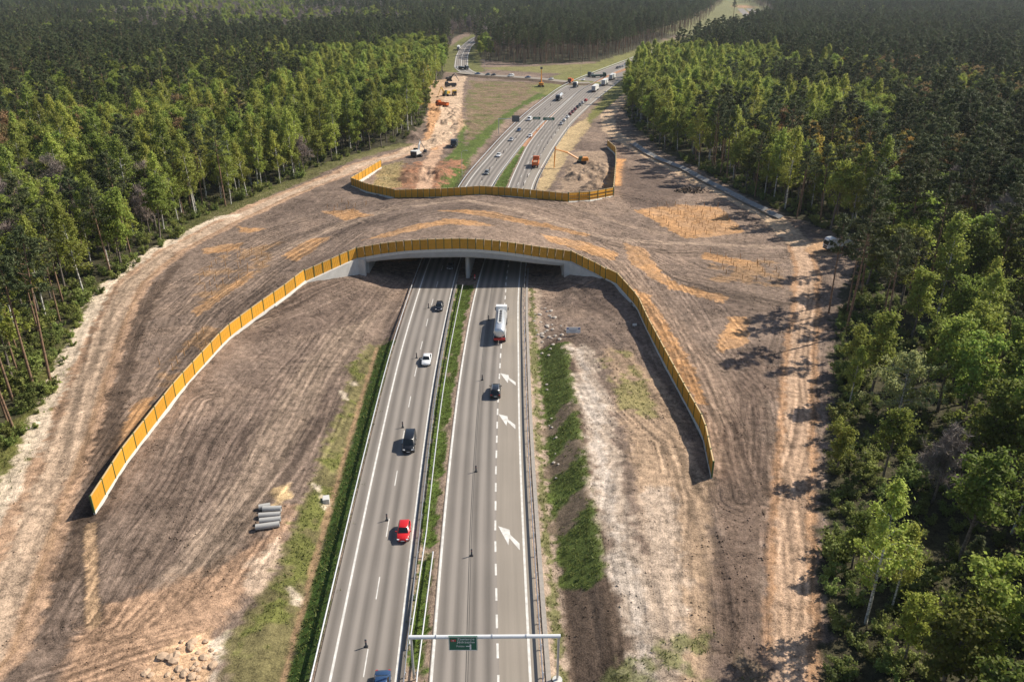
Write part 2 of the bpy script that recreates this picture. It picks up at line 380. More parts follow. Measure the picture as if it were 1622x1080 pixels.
# far works: left track yard, field between the roads, verges
zone([(745, 128), (880, 132), (855, 152), (800, 190), (735, 232), (738, 170)], (0.195, 0.14, 0.088), 3, 0, 4, soil=.8)
zone([(760, 135), (850, 138), (800, 175), (750, 200)], (0.24, 0.15, 0.10), 4, 0, 8, .8, soil=.8, patch=.5)
zone([(745, 128), (880, 132), (855, 152), (800, 190), (735, 232), (738, 170)], (0.13, 0.125, 0.05), 3, 0, 3, patch=.56, grass=.3)
zone([(738, 190), (735, 250), (728, 290), (690, 300), (688, 270), (722, 235), (728, 195)], GRN, 2, 0, 2, grass=.7)
zone([(880, 148), (862, 152), (830, 168), (790, 200), (750, 245), (722, 295), (690, 300), (700, 275), (745, 225), (800, 180), (850, 148)], GRN, 2, 0, 2, grass=.8)
zone([(640, 262), (735, 250), (722, 270), (680, 310), (600, 300), (615, 272)], (0.20, 0.115, 0.072), 3, .5, 8, soil=1)
zone([(640, 262), (735, 250), (722, 270), (680, 310), (600, 300), (615, 272)], (0.30, 0.15, 0.085), 3, .5, 8, soil=1, patch=.53)
band([(700, 225), (680, 262), (668, 310)], 2.6, (0.46, 0.30, 0.20), 1.5, .5, 1.5)
zone([(605, 265), (640, 255), (632, 300), (590, 300)], (0.28, 0.22, 0.10), 2, .5, 2, alpha=.8, grass=.3)
zone([(745, 108), (840, 106), (960, 100), (1005, 88), (1040, 80), (990, 102), (920, 118), (820, 114)], (0.19, 0.175, 0.07), 6, 0, 5, grass=.6)
zone([(1003, 100), (1040, 100), (990, 150), (940, 190), (900, 240), (890, 240), (925, 190), (960, 150)], (0.17, 0.165, 0.05), 3, 0, 2, grass=.6)
zone([(880, 215), (930, 185), (935, 200), (900, 245), (868, 300), (850, 300)], (0.42, 0.31, 0.17), 2, 0, 2, soil=.6)
zone([(905, 240), (960, 240), (968, 300), (880, 305)], (0.30, 0.215, 0.15), 2, .3, 2, soil=1)
zone([(955, 300), (985, 300), (990, 250), (978, 250)], CHIP, 1.5, 1.5, 1.5)
zone([(655, 130), (725, 125), (735, 200), (712, 228), (672, 230), (690, 180)], (0.45, 0.30, 0.19), 3, 0, 3, soil=1)
zone([(680, 165), (700, 165), (702, 200), (690, 240), (672, 236)], (0.5, 0.27, 0.13), 2, 0, 2, alpha=.8)
band(LR[6:], 17, (0.13, 0.13, 0.045), 3, edge=3, grass=.5, world=True)
yv = np.arange(560, 2200, 12.); band(np.c_[(L1(yv) + R1(yv)) / 2, yv], 38, (0.17, 0.165, 0.06), 4, edge=4, grass=.4, world=True)
band(JR + np.array([0, -9]), 4.0, (0.12, 0.085, 0.06), 2, edge=2, soil=.5, world=True)  # near face of the slip road bank: shade painted in as darker earth
band(W([(1120, 50), (1148, 28), (1165, 3)]), 75, (0.17, 0.165, 0.075), 8, edge=6, world=True)
# grass edge of the forest beside the left track
band(LBND[3:11], 4, (0.12, 0.12, 0.04), 2, .5, 2, .8, grass=.7)
band(LBND[0:4], 5, (0.15, 0.15, 0.045), 2, .5, 3, .9, grass=.8)
# dirt tracks
LD = [(-30, 1040), (0, 960), (60, 800), (105, 700), (140, 600), (182, 500), (207, 450), (270, 400), (365, 350), (480, 300), (585, 260), (650, 240), (700, 222), (714, 180), (722, 130), (728, 122)]
RD = [(1252, 1200), (1252, 1080), (1250, 950), (1255, 800), (1262, 700), (1265, 600), (1275, 500), (1278, 430), (1265, 390), (1225, 350), (1130, 300), (1055, 260), (1002, 230), (965, 205), (962, 180), (992, 150), (1020, 132)]
band(LD[:12], 5.0, (0.40, 0.262, 0.175), 1.0, .6, 1.0, soil=.3)
band(LD[:12], 2.4, (0.47, 0.345, 0.25), 1.2, .6, 1.2, soil=.2)
band(LD[:9], 1.5, PALE, .9, .6, 1.6, .9, off=5.6)
band(LD[11:], 5.5, (0.50, 0.36, 0.25), 1.5, .3, 1.5)
band(LD[:10], .45, (0.27, 0.17, 0.10), .4, .6, .6, .7, off=-3.0)
band(RD[:9], 3.2, (0.36, 0.215, 0.125), 1.0, 1.4, .9)
band(RD[:9], 2.0, (0.44, 0.30, 0.205), .8, 1.4, .8)
band(RD[8:], 3.6, (0.46, 0.33, 0.22), 1.0, 1.0, .9)
zone([(1290, 378), (1345, 380), (1350, 400), (1300, 405), (1275, 398)], (0.42, 0.26, 0.15), 1, 1.8, 1)
# light driven tracks across the overpass
band([(420, 395), (520, 362), (620, 338), (740, 330), (850, 350), (960, 372), (1100, 371), (1240, 374)], 1.4, (0.34, 0.25, 0.185), 1, 5, .8, .8)
band([(420, 395), (540, 350), (690, 318), (800, 312), (900, 325), (1010, 350), (1120, 366)], 1.2, (0.31, 0.225, 0.165), 1, 5, .8, .7)
band([(590, 480), (560, 510), (500, 590), (440, 690), (390, 780), (320, 880), (230, 990)], 3.6, (0.29, 0.215, 0.16), 2.5, .6, 1.5, .85)
band([(560, 458), (480, 495), (400, 520)], 1.3, (0.32, 0.24, 0.18), 1, 1.5, .6, .7)
band([(900, 395), (990, 430), (1070, 510), (1140, 620), (1165, 720)], 2.5, (0.26, 0.185, 0.135), 1.5, 2.5, 1, .7)
# orange clay at the bottom left, pale sand heaps
zone([(90, 1120), (130, 985), (240, 930), (330, 905), (400, 865), (440, 800), (465, 800), (445, 870), (400, 930), (345, 1000), (330, 1120)], (0.40, 0.255, 0.165), 3, .3, 2.5, .9, soil=.5)
zone([(225, 1120), (250, 1030), (330, 1000), (350, 1040), (335, 1120)], (0.55, 0.36, 0.22), 1.5, .3, 1.5)
zone([(335, 1010), (365, 1000), (350, 1060), (330, 1100)], PALE, 1, .3, 1)
zone([(395, 890), (440, 850), (450, 870), (420, 940), (390, 940)], (0.50, 0.37, 0.27), 1.2, .3, 1.2)
zone([(425, 775), (460, 762), (465, 785), (435, 800)], (0.62, 0.44, 0.24), .8, .5, .8)
# grass verge beside the motorway, ditch
zone([(612, 530), (580, 545), (555, 580), (540, 640), (505, 715), (478, 800), (440, 900), (370, 1000), (335, 1120), (450, 1120), (480, 1000), (512, 880), (556, 730), (598, 600), (618, 545)], (0.15, 0.13, 0.06), 1.5, 0, 1.6, soil=.5)
zone([(612, 530), (580, 545), (560, 580), (545, 640), (510, 725), (485, 810), (450, 900), (390, 1000), (350, 1120), (450, 1120), (480, 1000), (512, 880), (556, 730), (598, 600), (618, 545)], (0.125, 0.13, 0.038), 1.5, 0, 1.2, grass=.75, patch=.53)
for a, b, c in ((560, 605, 5), (545, 625, 6), (517, 790, 9), (470, 940, 12), (500, 770, 5)):
    zone([(a - c, b - c), (a + c, b - c * .7), (a + c * .9, b + c), (a - c * .6, b + c * .8)], (0.52, 0.43, 0.33), .6, 0, .6, .9)
yy = np.arange(40, 152, 3.0); xl, xr = road_lr(yy)
band(np.c_[xl - 2.0, yy], 1.9, DGRN, .7, edge=.5, grass=1, world=True)  # slope turned from the sun: its shade put into the darker grass green
band(np.c_[xl - 4.2, yy], .4, (0.26, 0.17, 0.10), .3, edge=.3, alpha=.9, world=True)
band(np.c_[xl - .3, yy], .45, (0.24, 0.18, 0.14), .3, edge=.3, world=True)
# right side: gravel by the rail, ditch, grassed bank, pale sand and tan plateau
yy = np.arange(30, 186, 3.0); xl, xr = road_lr(yy)
band(np.c_[xr + 2.2, yy], 2.4, (0.33, 0.25, 0.19), .6, edge=.6, soil=.8, world=True)
band(np.c_[xr + 2.4, yy], .55, (0.13, 0.13, 0.05), .4, edge=1.2, alpha=.9, grass=.7, world=True)
yb = np.arange(20, 150, 3.0); _, xb = road_lr(yb)
band(np.c_[xb + 7.0, yb], 3.4, (0.125, 0.088, 0.064), .7, edge=.6, soil=.6, world=True)
yb = np.arange(81, 150, 3.0); _, xb = road_lr(yb)
band(np.c_[xb + 6.6, yb], 3.1, GRN, .7, edge=1.6, grass=1, alpha=.95, world=True)
for a, b in ((118, 6), (106, 7), (92, 5)):
    k = np.array([b]); band(np.c_[road_lr(np.array([a - 1., a + 4]))[1] + np.array([4.2, 8.2]), [a - 1., a + 4]], 1.6, (0.16, 0.115, 0.085), .8, edge=1.2, alpha=.9, world=True)
yb = np.arange(20, 148, 3.0); _, xb = road_lr(yb)
band(np.c_[xb + 12.4, yb], 2.6, (0.43, 0.34, 0.265), 1.6, edge=2.4, soil=.6, world=True)
band(np.c_[xb + 11.8, yb], 1.2, (0.52, 0.44, 0.37), 1.4, edge=2.6, soil=.6, alpha=.8, world=True)
zone([(950, 545), (1000, 560), (1060, 620), (1100, 700), (1128, 780), (1122, 1120), (1075, 1120), (1040, 950), (1010, 800), (985, 650)], (0.37, 0.26, 0.175), 2, 1.3, 1.5, soil=.8)
zone([(1010, 780), (1060, 770), (1085, 900), (1080, 1120), (1050, 1120), (1030, 950)], (0.44, 0.34, 0.26), 2, 1.3, 1.5, soil=.8)
zone([(935, 545), (1000, 560), (1040, 660), (990, 650)], (0.22, 0.20, 0.075), 1.5, 1.2, 1.2, .8, grass=.35, patch=.48)
zone([(985, 1040), (1120, 1000), (1200, 1060), (1200, 1130), (960, 1130)], (0.13, 0.14, 0.045), 2, 1.3, 2, .8, grass=.6, patch=.55)
# planted strips of orange wood chips
for q, zc in (([(1003, 460), (1028, 468), (1062, 515), (1095, 570), (1122, 632), (1104, 634), (1066, 570), (1024, 505)], 2.2), ([(858, 377), (930, 380), (985, 393), (975, 404), (905, 393), (870, 387)], 5.5),
              ([(575, 374), (650, 360), (705, 352), (750, 353), (790, 362), (760, 362), (700, 362), (620, 374)], 7.5), ([(690, 335), (760, 334), (850, 342), (935, 352), (930, 357), (840, 350), (750, 342)], 8),
              ([(512, 331), (560, 334), (590, 350), (545, 352)], 4), ([(305, 492), (355, 458), (402, 434), (400, 445), (350, 474), (312, 500)], 2), ([(325, 392), (385, 386), (375, 398), (322, 402)], 1.5),
              ([(212, 640), (246, 626), (242, 650), (190, 712), (168, 716)], .8), ([(445, 402), (495, 378), (522, 380), (470, 415)], 4), ([(378, 358), (420, 365), (400, 370), (380, 368)], 1.5),
              ([(1155, 498), (1185, 498), (1182, 540), (1142, 552), (1135, 545)], 2), ([(1112, 398), (1200, 412), (1215, 430), (1110, 410)], 2.5), ([(990, 390), (1015, 395), (1060, 440), (1150, 462), (1145, 470), (1060, 452), (1000, 420)], 3), ([(1005, 334), (1060, 322), (1140, 325), (1180, 362), (1085, 376)], 2.8)):
    zone(q, CHIP, .6, zc, 1.1, .9); zone(q, (0.34, 0.21, 0.12), .6, zc, 1.2, .7, patch=.56)
for q, zc in (([(300, 440), (360, 400), (440, 390), (420, 430), (330, 480)], 2), ([(1120, 400), (1235, 415), (1235, 450), (1130, 440)], 2.3), ([(250, 580), (330, 520), (350, 530), (270, 620)], 1)):
    zone(q, (0.30, 0.185, 0.10), 2, zc, 3, .8, patch=.5)
# dark heaped topsoil along the left track, dark soil at the right
band([(110, 900), (165, 720), (195, 610), (235, 480), (280, 425)], 1.6, (0.10, 0.07, 0.052), .8, .6, 1.6, .9, soil=1)
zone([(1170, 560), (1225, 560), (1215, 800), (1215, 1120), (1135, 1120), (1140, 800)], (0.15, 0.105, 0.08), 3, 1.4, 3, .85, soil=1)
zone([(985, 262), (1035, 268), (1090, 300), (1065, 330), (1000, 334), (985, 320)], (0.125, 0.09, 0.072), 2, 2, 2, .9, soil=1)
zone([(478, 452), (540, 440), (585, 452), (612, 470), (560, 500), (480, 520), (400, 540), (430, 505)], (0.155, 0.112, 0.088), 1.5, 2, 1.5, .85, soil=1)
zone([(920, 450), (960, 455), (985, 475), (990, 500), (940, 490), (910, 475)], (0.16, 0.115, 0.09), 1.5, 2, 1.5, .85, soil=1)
band([(132, 832), (137, 985)], .5, (0.09, 0.065, 0.05), .3, .4, .3, .9); band([(151, 826), (154, 985)], .5, (0.09, 0.065, 0.05), .3, .4, .3, .9); band([(142, 830), (146, 985)], .75, (0.42, 0.28, 0.17), .3, .4, .3, .9)
# median grass, far median
yy = np.arange(30, 380, 3.0)
mh = (R0(yy) - L0(yy)) / 2; mc = (R0(yy) + L0(yy)) / 2
i = np.where((YY < 372) & ((YY < 186) | (YY > 250)) & (XX > L0(YY) + .5) & (XX < R0(YY) - .3))[0]
m = np.zeros(len(XX)); m[i] = 1; put(m, (0.27, 0.20, 0.15), soil=.4)
i = i[(XX[i] > L0(YY[i]) + 1.0 + N1[i]) & (XX[i] < R0(YY[i]) - 1.0 + N1[i] * 1.6)]
m = np.zeros(len(XX)); m[i] = smooth(.30, .42, .5 + N4[i] * .8 + N1[i] * .3 + .12 * smooth(120, 160, YY[i])); put(m, (0.075, 0.11, 0.022), grass=1)
i = np.where((YY > 362) & (YY < 2200) & (XX > L0(YY) + .4) & (XX < R0(YY) + .1))[0]
m = np.zeros(len(XX)); m[i] = 1; put(m, (0.36, 0.20, 0.12))
far_b = W([(1190, 90), (1050, 130)])

# ---- flow of tyre tracks (across / along coordinates of the nearest track)
TRK = [([(620, 440), (560, 500), (500, 580), (440, 680), (380, 770), (300, 870), (200, 990)], .5), ([(480, 515), (400, 600), (330, 700), (255, 830), (170, 980)], .7), ([(335, 640), (270, 760), (190, 860), (140, 980)], .5),
       ([(120, 800), (200, 665), (275, 565), (350, 490), (460, 415), (560, 372)], 2), ([(190, 610), (250, 500), (350, 430), (450, 375), (600, 345)], 2), ([(460, 420), (560, 365), (700, 345), (860, 355), (1000, 376), (1240, 378)], 6),
       ([(420, 400), (560, 340), (700, 316), (850, 322), (960, 340), (1100, 366), (1240, 374)], 6), ([(900, 380), (980, 420), (1050, 480), (1110, 560), (1160, 660), (1178, 780)], 2.5), ([(960, 375), (1080, 435), (1200, 458), (1250, 468)], 2.5),
       ([(1000, 400), (1100, 520), (1190, 620), (1215, 780)], 2), ([(850, 470), (900, 510), (950, 560), (1010, 650), (1060, 700), (1080, 800), (1090, 1000)], 1), ([(1055, 760), (1062, 900), (1078, 1040)], 1.3), ([(560, 455), (480, 492), (400, 520)], 1.5),
       (LD[:12], .6), (RD[:11], 1.4), ([(300, 1000), (200, 1030), (60, 1080)], .3)]
FU = np.zeros(len(XX)); FV = np.zeros(len(XX)); FD = np.full(len(XX), 1e9)
ii = sel((-105, 40, 95, 420), 0)
for k, (q, zc) in enumerate(TRK):
    D, S, A = seg_dist(XX[ii], YY[ii], W([p[:2] for p in q], zc))
    D2 = D + N4[ii] * 5
    m = D2 < FD[ii]; j = ii[m]; FD[j] = D2[m]; FU[j] = (D * S)[m] + 37.0 * k; FV[j] = A[m]
FS = (1 - smooth(4, 14, FD)) * np.clip(1 - GRASS * 1.5, 0, 1) * smooth(.25, .7, fbm(XX, YY, 9, 60) + N4 * .6) * np.where(C[:, 0] > .3, .55, 1)
# wheel tracks: pairs of lines wandering along each flow
rt = np.random.default_rng(31); TRACK = np.zeros(len(XX)); RUT_TONE = np.zeros(len(XX))
for k, (q, zc) in enumerate(TRK):
    i = ii[(np.abs(FU[ii] - 37.0 * k) < 15) & (SOIL[ii] + (C[ii, 0] > .25) > .3)]
    if not len(i): continue
    for j in range(8 if k in (11, 13, 14) else 20):
        o0 = rt.normal(0, 5.5 if k not in (13, 14) else 2.0); a1, a2 = rt.uniform(.6, 2.8), rt.uniform(.2, .8); f1, f2 = rt.uniform(.02, .06), rt.uniform(.08, .16); p1, p2 = rt.uniform(0, 6, 2); sl = rt.normal(0, .035)
        ctr = o0 + a1 * np.sin(FV[i] * f1 + p1) + a2 * np.sin(FV[i] * f2 + p2) + sl * (FV[i] - 40); gap = rt.uniform(.95, 1.25); dd_ = np.abs(np.abs(FU[i] - 37.0 * k - ctr) - gap)
        v0 = rt.uniform(-30, 90); fade = smooth(v0, v0 + 10, FV[i]) * (1 - smooth(v0 + rt.uniform(30, 110), v0 + 140, FV[i])); w = smooth(.42, .16, dd_) * fade; w2 = smooth(.3, .1, np.abs(dd_ - .5)) * fade
        s_ = rt.choice([-1, 1, 1]); am = rt.uniform(.35, 1.1); RUT_TONE[i] = np.clip(RUT_TONE[i] + (w * .27 * s_ - w2 * .22) * am, -.5, .45); TRACK[i] = np.maximum(TRACK[i], w)
C = C * (1 + RUT_TONE)[:, None]  # compacted wheel lines paler, some darker, with dark edges
# ruts pressed into the ground
rut = (vnoise(FU, FV * .06, .8, 88) - .5) * .16 * FS * (SOIL > .3)
zone_road = (XX > road_lr(YY)[0] - .3) & (XX < road_lr(YY)[1] + .3)
ZZ = ZZ + np.where(zone_road, 0, rut - .09 * TRACK)
idx = np.arange(nx * ny).reshape(ny, nx)
FACES = np.stack([idx[:-1, :-1].ravel(), idx[:-1, 1:].ravel(), idx[1:, 1:].ravel(), idx[1:, :-1].ravel()], 1)

def ground_material():
    m = bpy.data.materials.new('ground'); m.use_nodes = True; t = m.node_tree; n = t.nodes; l = t.links; b = n['Principled BSDF']
    b.inputs['Roughness'].default_value = 0.95; b.inputs['Specular IOR Level'].default_value = 0.15
    ac = n.new('ShaderNodeAttribute'); ac.attribute_name = 'zone_color'
    af = n.new('ShaderNodeAttribute'); af.attribute_name = 'flow'
    geo = n.new('ShaderNodeNewGeometry')
    def noise(vec, sc, det=8, ro=.7):
        q = n.new('ShaderNodeTexNoise'); q.inputs['Scale'].default_value = sc; q.inputs['Detail'].default_value = det; q.inputs['Roughness'].default_value = ro
        l.new(vec, q.inputs['Vector']); return q.outputs['Fac']
    def rng(v, a, b_, c, d):
        q = n.new('ShaderNodeMapRange'); l.new(v, q.inputs[0])
        for i, x in enumerate((a, b_, c, d)): q.inputs[i + 1].default_value = x
        return q.outputs[0]
    def math_(op, a, b_):
        q = n.new('ShaderNodeMath'); q.operation = op
        for i, x in enumerate((a, b_)):
            if isinstance(x, (int, float)): q.inputs[i].default_value = x
            else: l.new(x, q.inputs[i])
        return q.outputs[0]
    n1 = noise(geo.outputs['Position'], 0.9); n2 = noise(geo.outputs['Position'], 5.0, 5); n3 = noise(geo.outputs['Position'], 0.12, 4)
    sx = n.new('ShaderNodeSeparateXYZ'); l.new(af.outputs['Vector'], sx.inputs[0])
    cx = n.new('ShaderNodeCombineXYZ'); l.new(sx.outputs[0], cx.inputs[0]); l.new(math_('MULTIPLY', sx.outputs[1], .05), cx.inputs[1])
    s1 = noise(cx.outputs[0], 1.3, 5, .65)
    cx2 = n.new('ShaderNodeCombineXYZ'); l.new(sx.outputs[0], cx2.inputs[0]); l.new(math_('MULTIPLY', sx.outputs[1], .11), cx2.inputs[1])
    s2 = noise(cx2.outputs[0], 3.2, 4, .6)
    st = math_('ADD', rng(s1, .32, .68, -.5, .5), rng(s2, .3, .7, -.28, .28))
    st = math_('MULTIPLY', st, sx.outputs[2])
    k = math_('ADD', math_('ADD', rng(n1, .36, .64, .62, 1.38), rng(n2, .38, .62, -.34, .34)), rng(n3, .35, .65, -.2, .2))
    k = math_('ADD', k, math_('MULTIPLY', st, .32))
    k = math_('MAXIMUM', k, .2)
    vm = n.new('ShaderNodeVectorMath'); vm.operation = 'SCALE'; l.new(ac.outputs['Color'], vm.inputs[0]); l.new(k, vm.inputs['Scale'])
    # small stones and clods: paler and darker specks
    vo = n.new('ShaderNodeTexVoronoi'); vo.inputs['Scale'].default_value = 2.2; l.new(geo.outputs['Position'], vo.inputs['Vector'])
    sp = rng(vo.outputs['Distance'], .08, .16, 1, 0); cs = n.new('ShaderNodeSeparateColor'); l.new(vo.outputs['Color'], cs.inputs[0])
    sp = math_('MULTIPLY', sp, math_('GREATER_THAN', cs.outputs[0], .72))
    mx = n.new('ShaderNodeMix'); mx.data_type = 'RGBA'; l.new(math_('MULTIPLY', sp, .7), mx.inputs[0]); l.new(vm.outputs[0], mx.inputs[6])
    ad = n.new('ShaderNodeVectorMath'); ad.operation = 'SCALE'; l.new(vm.outputs[0], ad.inputs[0]); l.new(rng(cs.outputs[1], 0, 1, .35, 2.1), ad.inputs['Scale']); l.new(ad.outputs[0], mx.inputs[7])
    l.new(mx.outputs[2], b.inputs['Base Color'])
    hgt = math_('ADD', math_('ADD', math_('MULTIPLY', n1, .5), math_('MULTIPLY', n2, .22)), math_('MULTIPLY', st, .22))
    bp = n.new('ShaderNodeBump'); bp.inputs['Strength'].default_value = .9; bp.inputs['Distance'].default_value = .45
    l.new(hgt, bp.inputs['Height']); l.new(bp.outputs[0], b.inputs['Normal'])
    return m
M_GROUND = ground_material()
def ground_mesh(name, v, f, col, flow):
    me = np_mesh(name, v, f, M_GROUND, smooth=True)
    a = me.attributes.new('zone_color', 'FLOAT_COLOR', 'POINT'); a.data.foreach_set('color', np.c_[col, np.ones(len(col))].astype(np.float32).ravel())
    a = me.attributes.new('flow', 'FLOAT_VECTOR', 'POINT'); a.data.foreach_set('vector', flow.astype(np.float32).ravel())
    return me
FLOW = np.c_[FU, FV, FS]
C = np.clip(C * (1 + N1[:, None] * .25), .01, .9)
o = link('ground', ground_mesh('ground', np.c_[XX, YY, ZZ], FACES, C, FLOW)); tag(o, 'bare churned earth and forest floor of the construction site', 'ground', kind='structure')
CI = {}
def gz(x, y): return float(z_ground(np.array([float(x)]), np.array([float(y)]))[0])
# earth lying on the overpass deck
bxs = np.arange(BX0 - 1.6, BX1 + 4.6, .4); by = np.linspace(0, 1, 150)
BXX, BT = np.meshgrid(bxs, by); BYY = near_edge(BXX) + .25 + (far_edge(BXX) - near_edge(BXX) - .5) * BT
gi = np.clip(np.searchsorted(GX, BXX.ravel()), 0, nx - 1) + np.clip(np.searchsorted(GY, BYY.ravel()), 0, ny - 1) * nx
rb = (vnoise(FU[gi], FV[gi] * .06, .8, 88) - .5) * .16 * FS[gi]
BZ = z_upper(BXX.ravel(), BYY.ravel()) + rb + .03
bi = np.arange(BXX.size).reshape(BXX.shape)
bf = np.stack([bi[:-1, :-1].ravel(), bi[:-1, 1:].ravel(), bi[1:, 1:].ravel(), bi[1:, :-1].ravel()], 1)
o = link('earth_cover', ground_mesh('earth_cover', np.c_[BXX.ravel(), BYY.ravel(), BZ], bf, C[gi], FLOW[gi])); tag(o, 'rutted brown earth laid over the wildlife overpass', 'ground', kind='structure')

# ------------------------------------------------------------------ motorway
def asphalt(name, col, streak=True):
    m = bpy.data.materials.new(name); m.use_nodes = True; t = m.node_tree; n = t.nodes; l = t.links; b = n['Principled BSDF']
    b.inputs['Roughness'].default_value = .8; b.inputs['Specular IOR Level'].default_value = .3
    uv = n.new('ShaderNodeAttribute'); uv.attribute_name = 'lane'       # x: metres across, y: metres along
    sx = n.new('ShaderNodeSeparateXYZ'); l.new(uv.outputs['Vector'], sx.inputs[0])
    def mth(op, a, b_):
        q = n.new('ShaderNodeMath'); q.operation = op
        for i, x in enumerate((a, b_)):
            if isinstance(x, (int, float)): q.inputs[i].default_value = x
            else: l.new(x, q.inputs[i])
        return q.outputs[0]
    # polished wheel paths: two per lane, wandering slowly
    cv = n.new('ShaderNodeCombineXYZ'); l.new(mth('MULTIPLY', sx.outputs[0], .02), cv.inputs[0]); l.new(mth('MULTIPLY', sx.outputs[1], .012), cv.inputs[1])
    wz = n.new('ShaderNodeTexNoise'); wz.inputs['Scale'].default_value = 1; l.new(cv.outputs[0], wz.inputs['Vector'])
    wob = mth('MULTIPLY', mth('SUBTRACT', wz.outputs['Fac'], .5), .35)
    wave = mth('COSINE', mth('MULTIPLY', mth('ADD', sx.outputs[0], wob), 2 * math.pi / 1.78), 0)
    c2 = n.new('ShaderNodeCombineXYZ'); l.new(mth('MULTIPLY', sx.outputs[0], 1.7), c2.inputs[0]); l.new(mth('MULTIPLY', sx.outputs[1], .035), c2.inputs[1])
    n2 = n.new('ShaderNodeTexNoise'); n2.inputs['Scale'].default_value = 1; n2.inputs['Detail'].default_value = 5; l.new(c2.outputs[0], n2.inputs['Vector'])
    geo = n.new('ShaderNodeNewGeometry'); n3 = n.new('ShaderNodeTexNoise'); n3.inputs['Scale'].default_value = 6; n3.inputs['Detail'].default_value = 6
    l.new(geo.outputs['Position'], n3.inputs['Vector'])
    n4 = n.new('ShaderNodeTexNoise'); n4.inputs['Scale'].default_value = .11; n4.inputs['Detail'].default_value = 3; l.new(geo.outputs['Position'], n4.inputs['Vector'])
    k = mth('ADD', 1.0, mth('MULTIPLY', wave, .26 if streak else .04))
    k = mth('ADD', k, mth('MULTIPLY', mth('SUBTRACT', n2.outputs['Fac'], .5), .5))
    k = mth('ADD', k, mth('MULTIPLY', mth('SUBTRACT', n3.outputs['Fac'], .5), .22))
    k = mth('ADD', k, mth('MULTIPLY', mth('SUBTRACT', n4.outputs['Fac'], .5), .25))
    vm = n.new('ShaderNodeVectorMath'); vm.operation = 'SCALE'; vm.inputs[0].default_value = col; l.new(k, vm.inputs['Scale']); l.new(vm.outputs[0], b.inputs['Base Color'])
    bp = n.new('ShaderNodeBump'); bp.inputs['Strength'].default_value = .25; bp.inputs['Distance'].default_value = .02
    l.new(n3.outputs['Fac'], bp.inputs['Height']); l.new(bp.outputs[0], b.inputs['Normal'])
    return m
M_ASPH = asphalt('asphalt', (0.212, 0.188, 0.166)); M_ASPH2 = asphalt('pale_asphalt', (0.268, 0.233, 0.194), False)
def strip(name, fl, fr, y0, y1, z, mt, parent=None, nseg=4, step=3.0, ref=None, thick=0.0):
    ys = np.arange(y0, y1 + .01, step); xl = fl(ys); xr = fr(ys)
    t = np.linspace(0, 1, nseg + 1); X = xl[:, None] + (xr - xl)[:, None] * t; Y = np.repeat(ys[:, None], nseg + 1, 1)
    v = np.c_[X.ravel(), Y.ravel(), np.full(X.size, z)]; i = np.arange(X.size).reshape(X.shape)
    f = np.stack([i[:-1, :-1].ravel(), i[:-1, 1:].ravel(), i[1:, 1:].ravel(), i[1:, :-1].ravel()], 1)
    me = np_mesh(name, v, f, mt); rf = ref or fl
    a = me.attributes.new('lane', 'FLOAT_VECTOR', 'POINT'); a.data.foreach_set('vector', np.c_[X.ravel() - np.repeat(rf(ys), nseg + 1), Y.ravel(), np.zeros(X.size)].astype(np.float32).ravel())
    return link(name, me, parent)
def DASH(Y): return np.interp(Y, [60, 64, 72, 88, 104, 122, 147, 178, 200, 1300], np.array([-1.45, -1.5, -1.8, -2.3, -2.5, -2.55, -2.3, -1.6, 0, 0])) if np.isscalar(Y) and Y < 190 else np.where(np.asarray(Y) < 185, np.interp(Y, [60, 64, 72, 88, 104, 122, 147, 178, 190], [-1.45, -1.5, -1.8, -2.3, -2.5, -2.55, -2.3, -1.6, -1.4]), R1(np.asarray(Y, float)) - 3.3)
road_l = strip('road', lambda y: L1(y) - 1.7, lambda y: L0(y) + .75, 34, 2250, .0, M_ASPH, nseg=6, ref=L1); tag(road_l, 'carriageway of the motorway with oncoming traffic', 'road', kind='structure')
road_r = strip('road', lambda y: R0(y) - .25, lambda y: DASH(y) + .12, 34, 2250, .0, M_ASPH, nseg=6, ref=R0); tag(road_r, 'carriageway of the motorway with traffic driving away', 'road', kind='structure')
road_s = strip('road', lambda y: DASH(y) + .12, lambda y: R1(y) + 1.15, 34, 2250, .0, M_ASPH2, nseg=3, ref=R1); tag(road_s, 'paler extra lane along the outer edge of the motorway', 'road', kind='structure')
strip('edge_line', lambda y: L1(y) - .13, lambda y: L1(y) + .15, 36, 900, .006, M_WHITE, road_l, 1)
strip('edge_line', lambda y: L0(y) - .14, lambda y: L0(y) + .16, 36, 900, .006, M_WHITE, road_l, 1)
strip('edge_line', lambda y: R0(y) - .14, lambda y: R0(y) + .16, 36, 640, .006, M_WHITE, road_r, 1)
strip('edge_line', lambda y: R1(y) - .14, lambda y: R1(y) + .16, 36, 900, .006, M_WHITE, road_s, 1)
M_SEAM = mat('bitumen_seam', (0.075, 0.068, 0.06), .7, .2, 2)
strip('joint_seam', lambda y: R0(y) + (DASH(y) - R0(y)) * .515 - .05, lambda y: R0(y) + (DASH(y) - R0(y)) * .515 + .05, 36, 186, .005, M_SEAM, road_r, 1)
strip('joint_seam', lambda y: R0(y) + (DASH(y) - R0(y)) * .545 - .04, lambda y: R0(y) + (DASH(y) - R0(y)) * .545 + .04, 36, 186, .005, M_SEAM, road_r, 1)
def dash(fn, y0, y1, w, parent):
    strip('lane_dash', lambda y: fn(y) - w / 2, lambda y: fn(y) + w / 2, y0, y1, .006, M_WHITE, parent, 1, step=(y1 - y0) / 2)
y = 52.0
while y < 430: dash(lambda q: (L1(q) + L0(q)) / 2, y, y + 4, .14, road_l); y += 12
y = 53.0
while y < 215: dash(DASH, y, y + 2.2, .26, road_s); y += 4.55
while y < 520: dash(lambda q: (DASH(q) + R0(q)) / 2 + .4, y, y + 4, .16, road_r); y += 12
y = 232.0
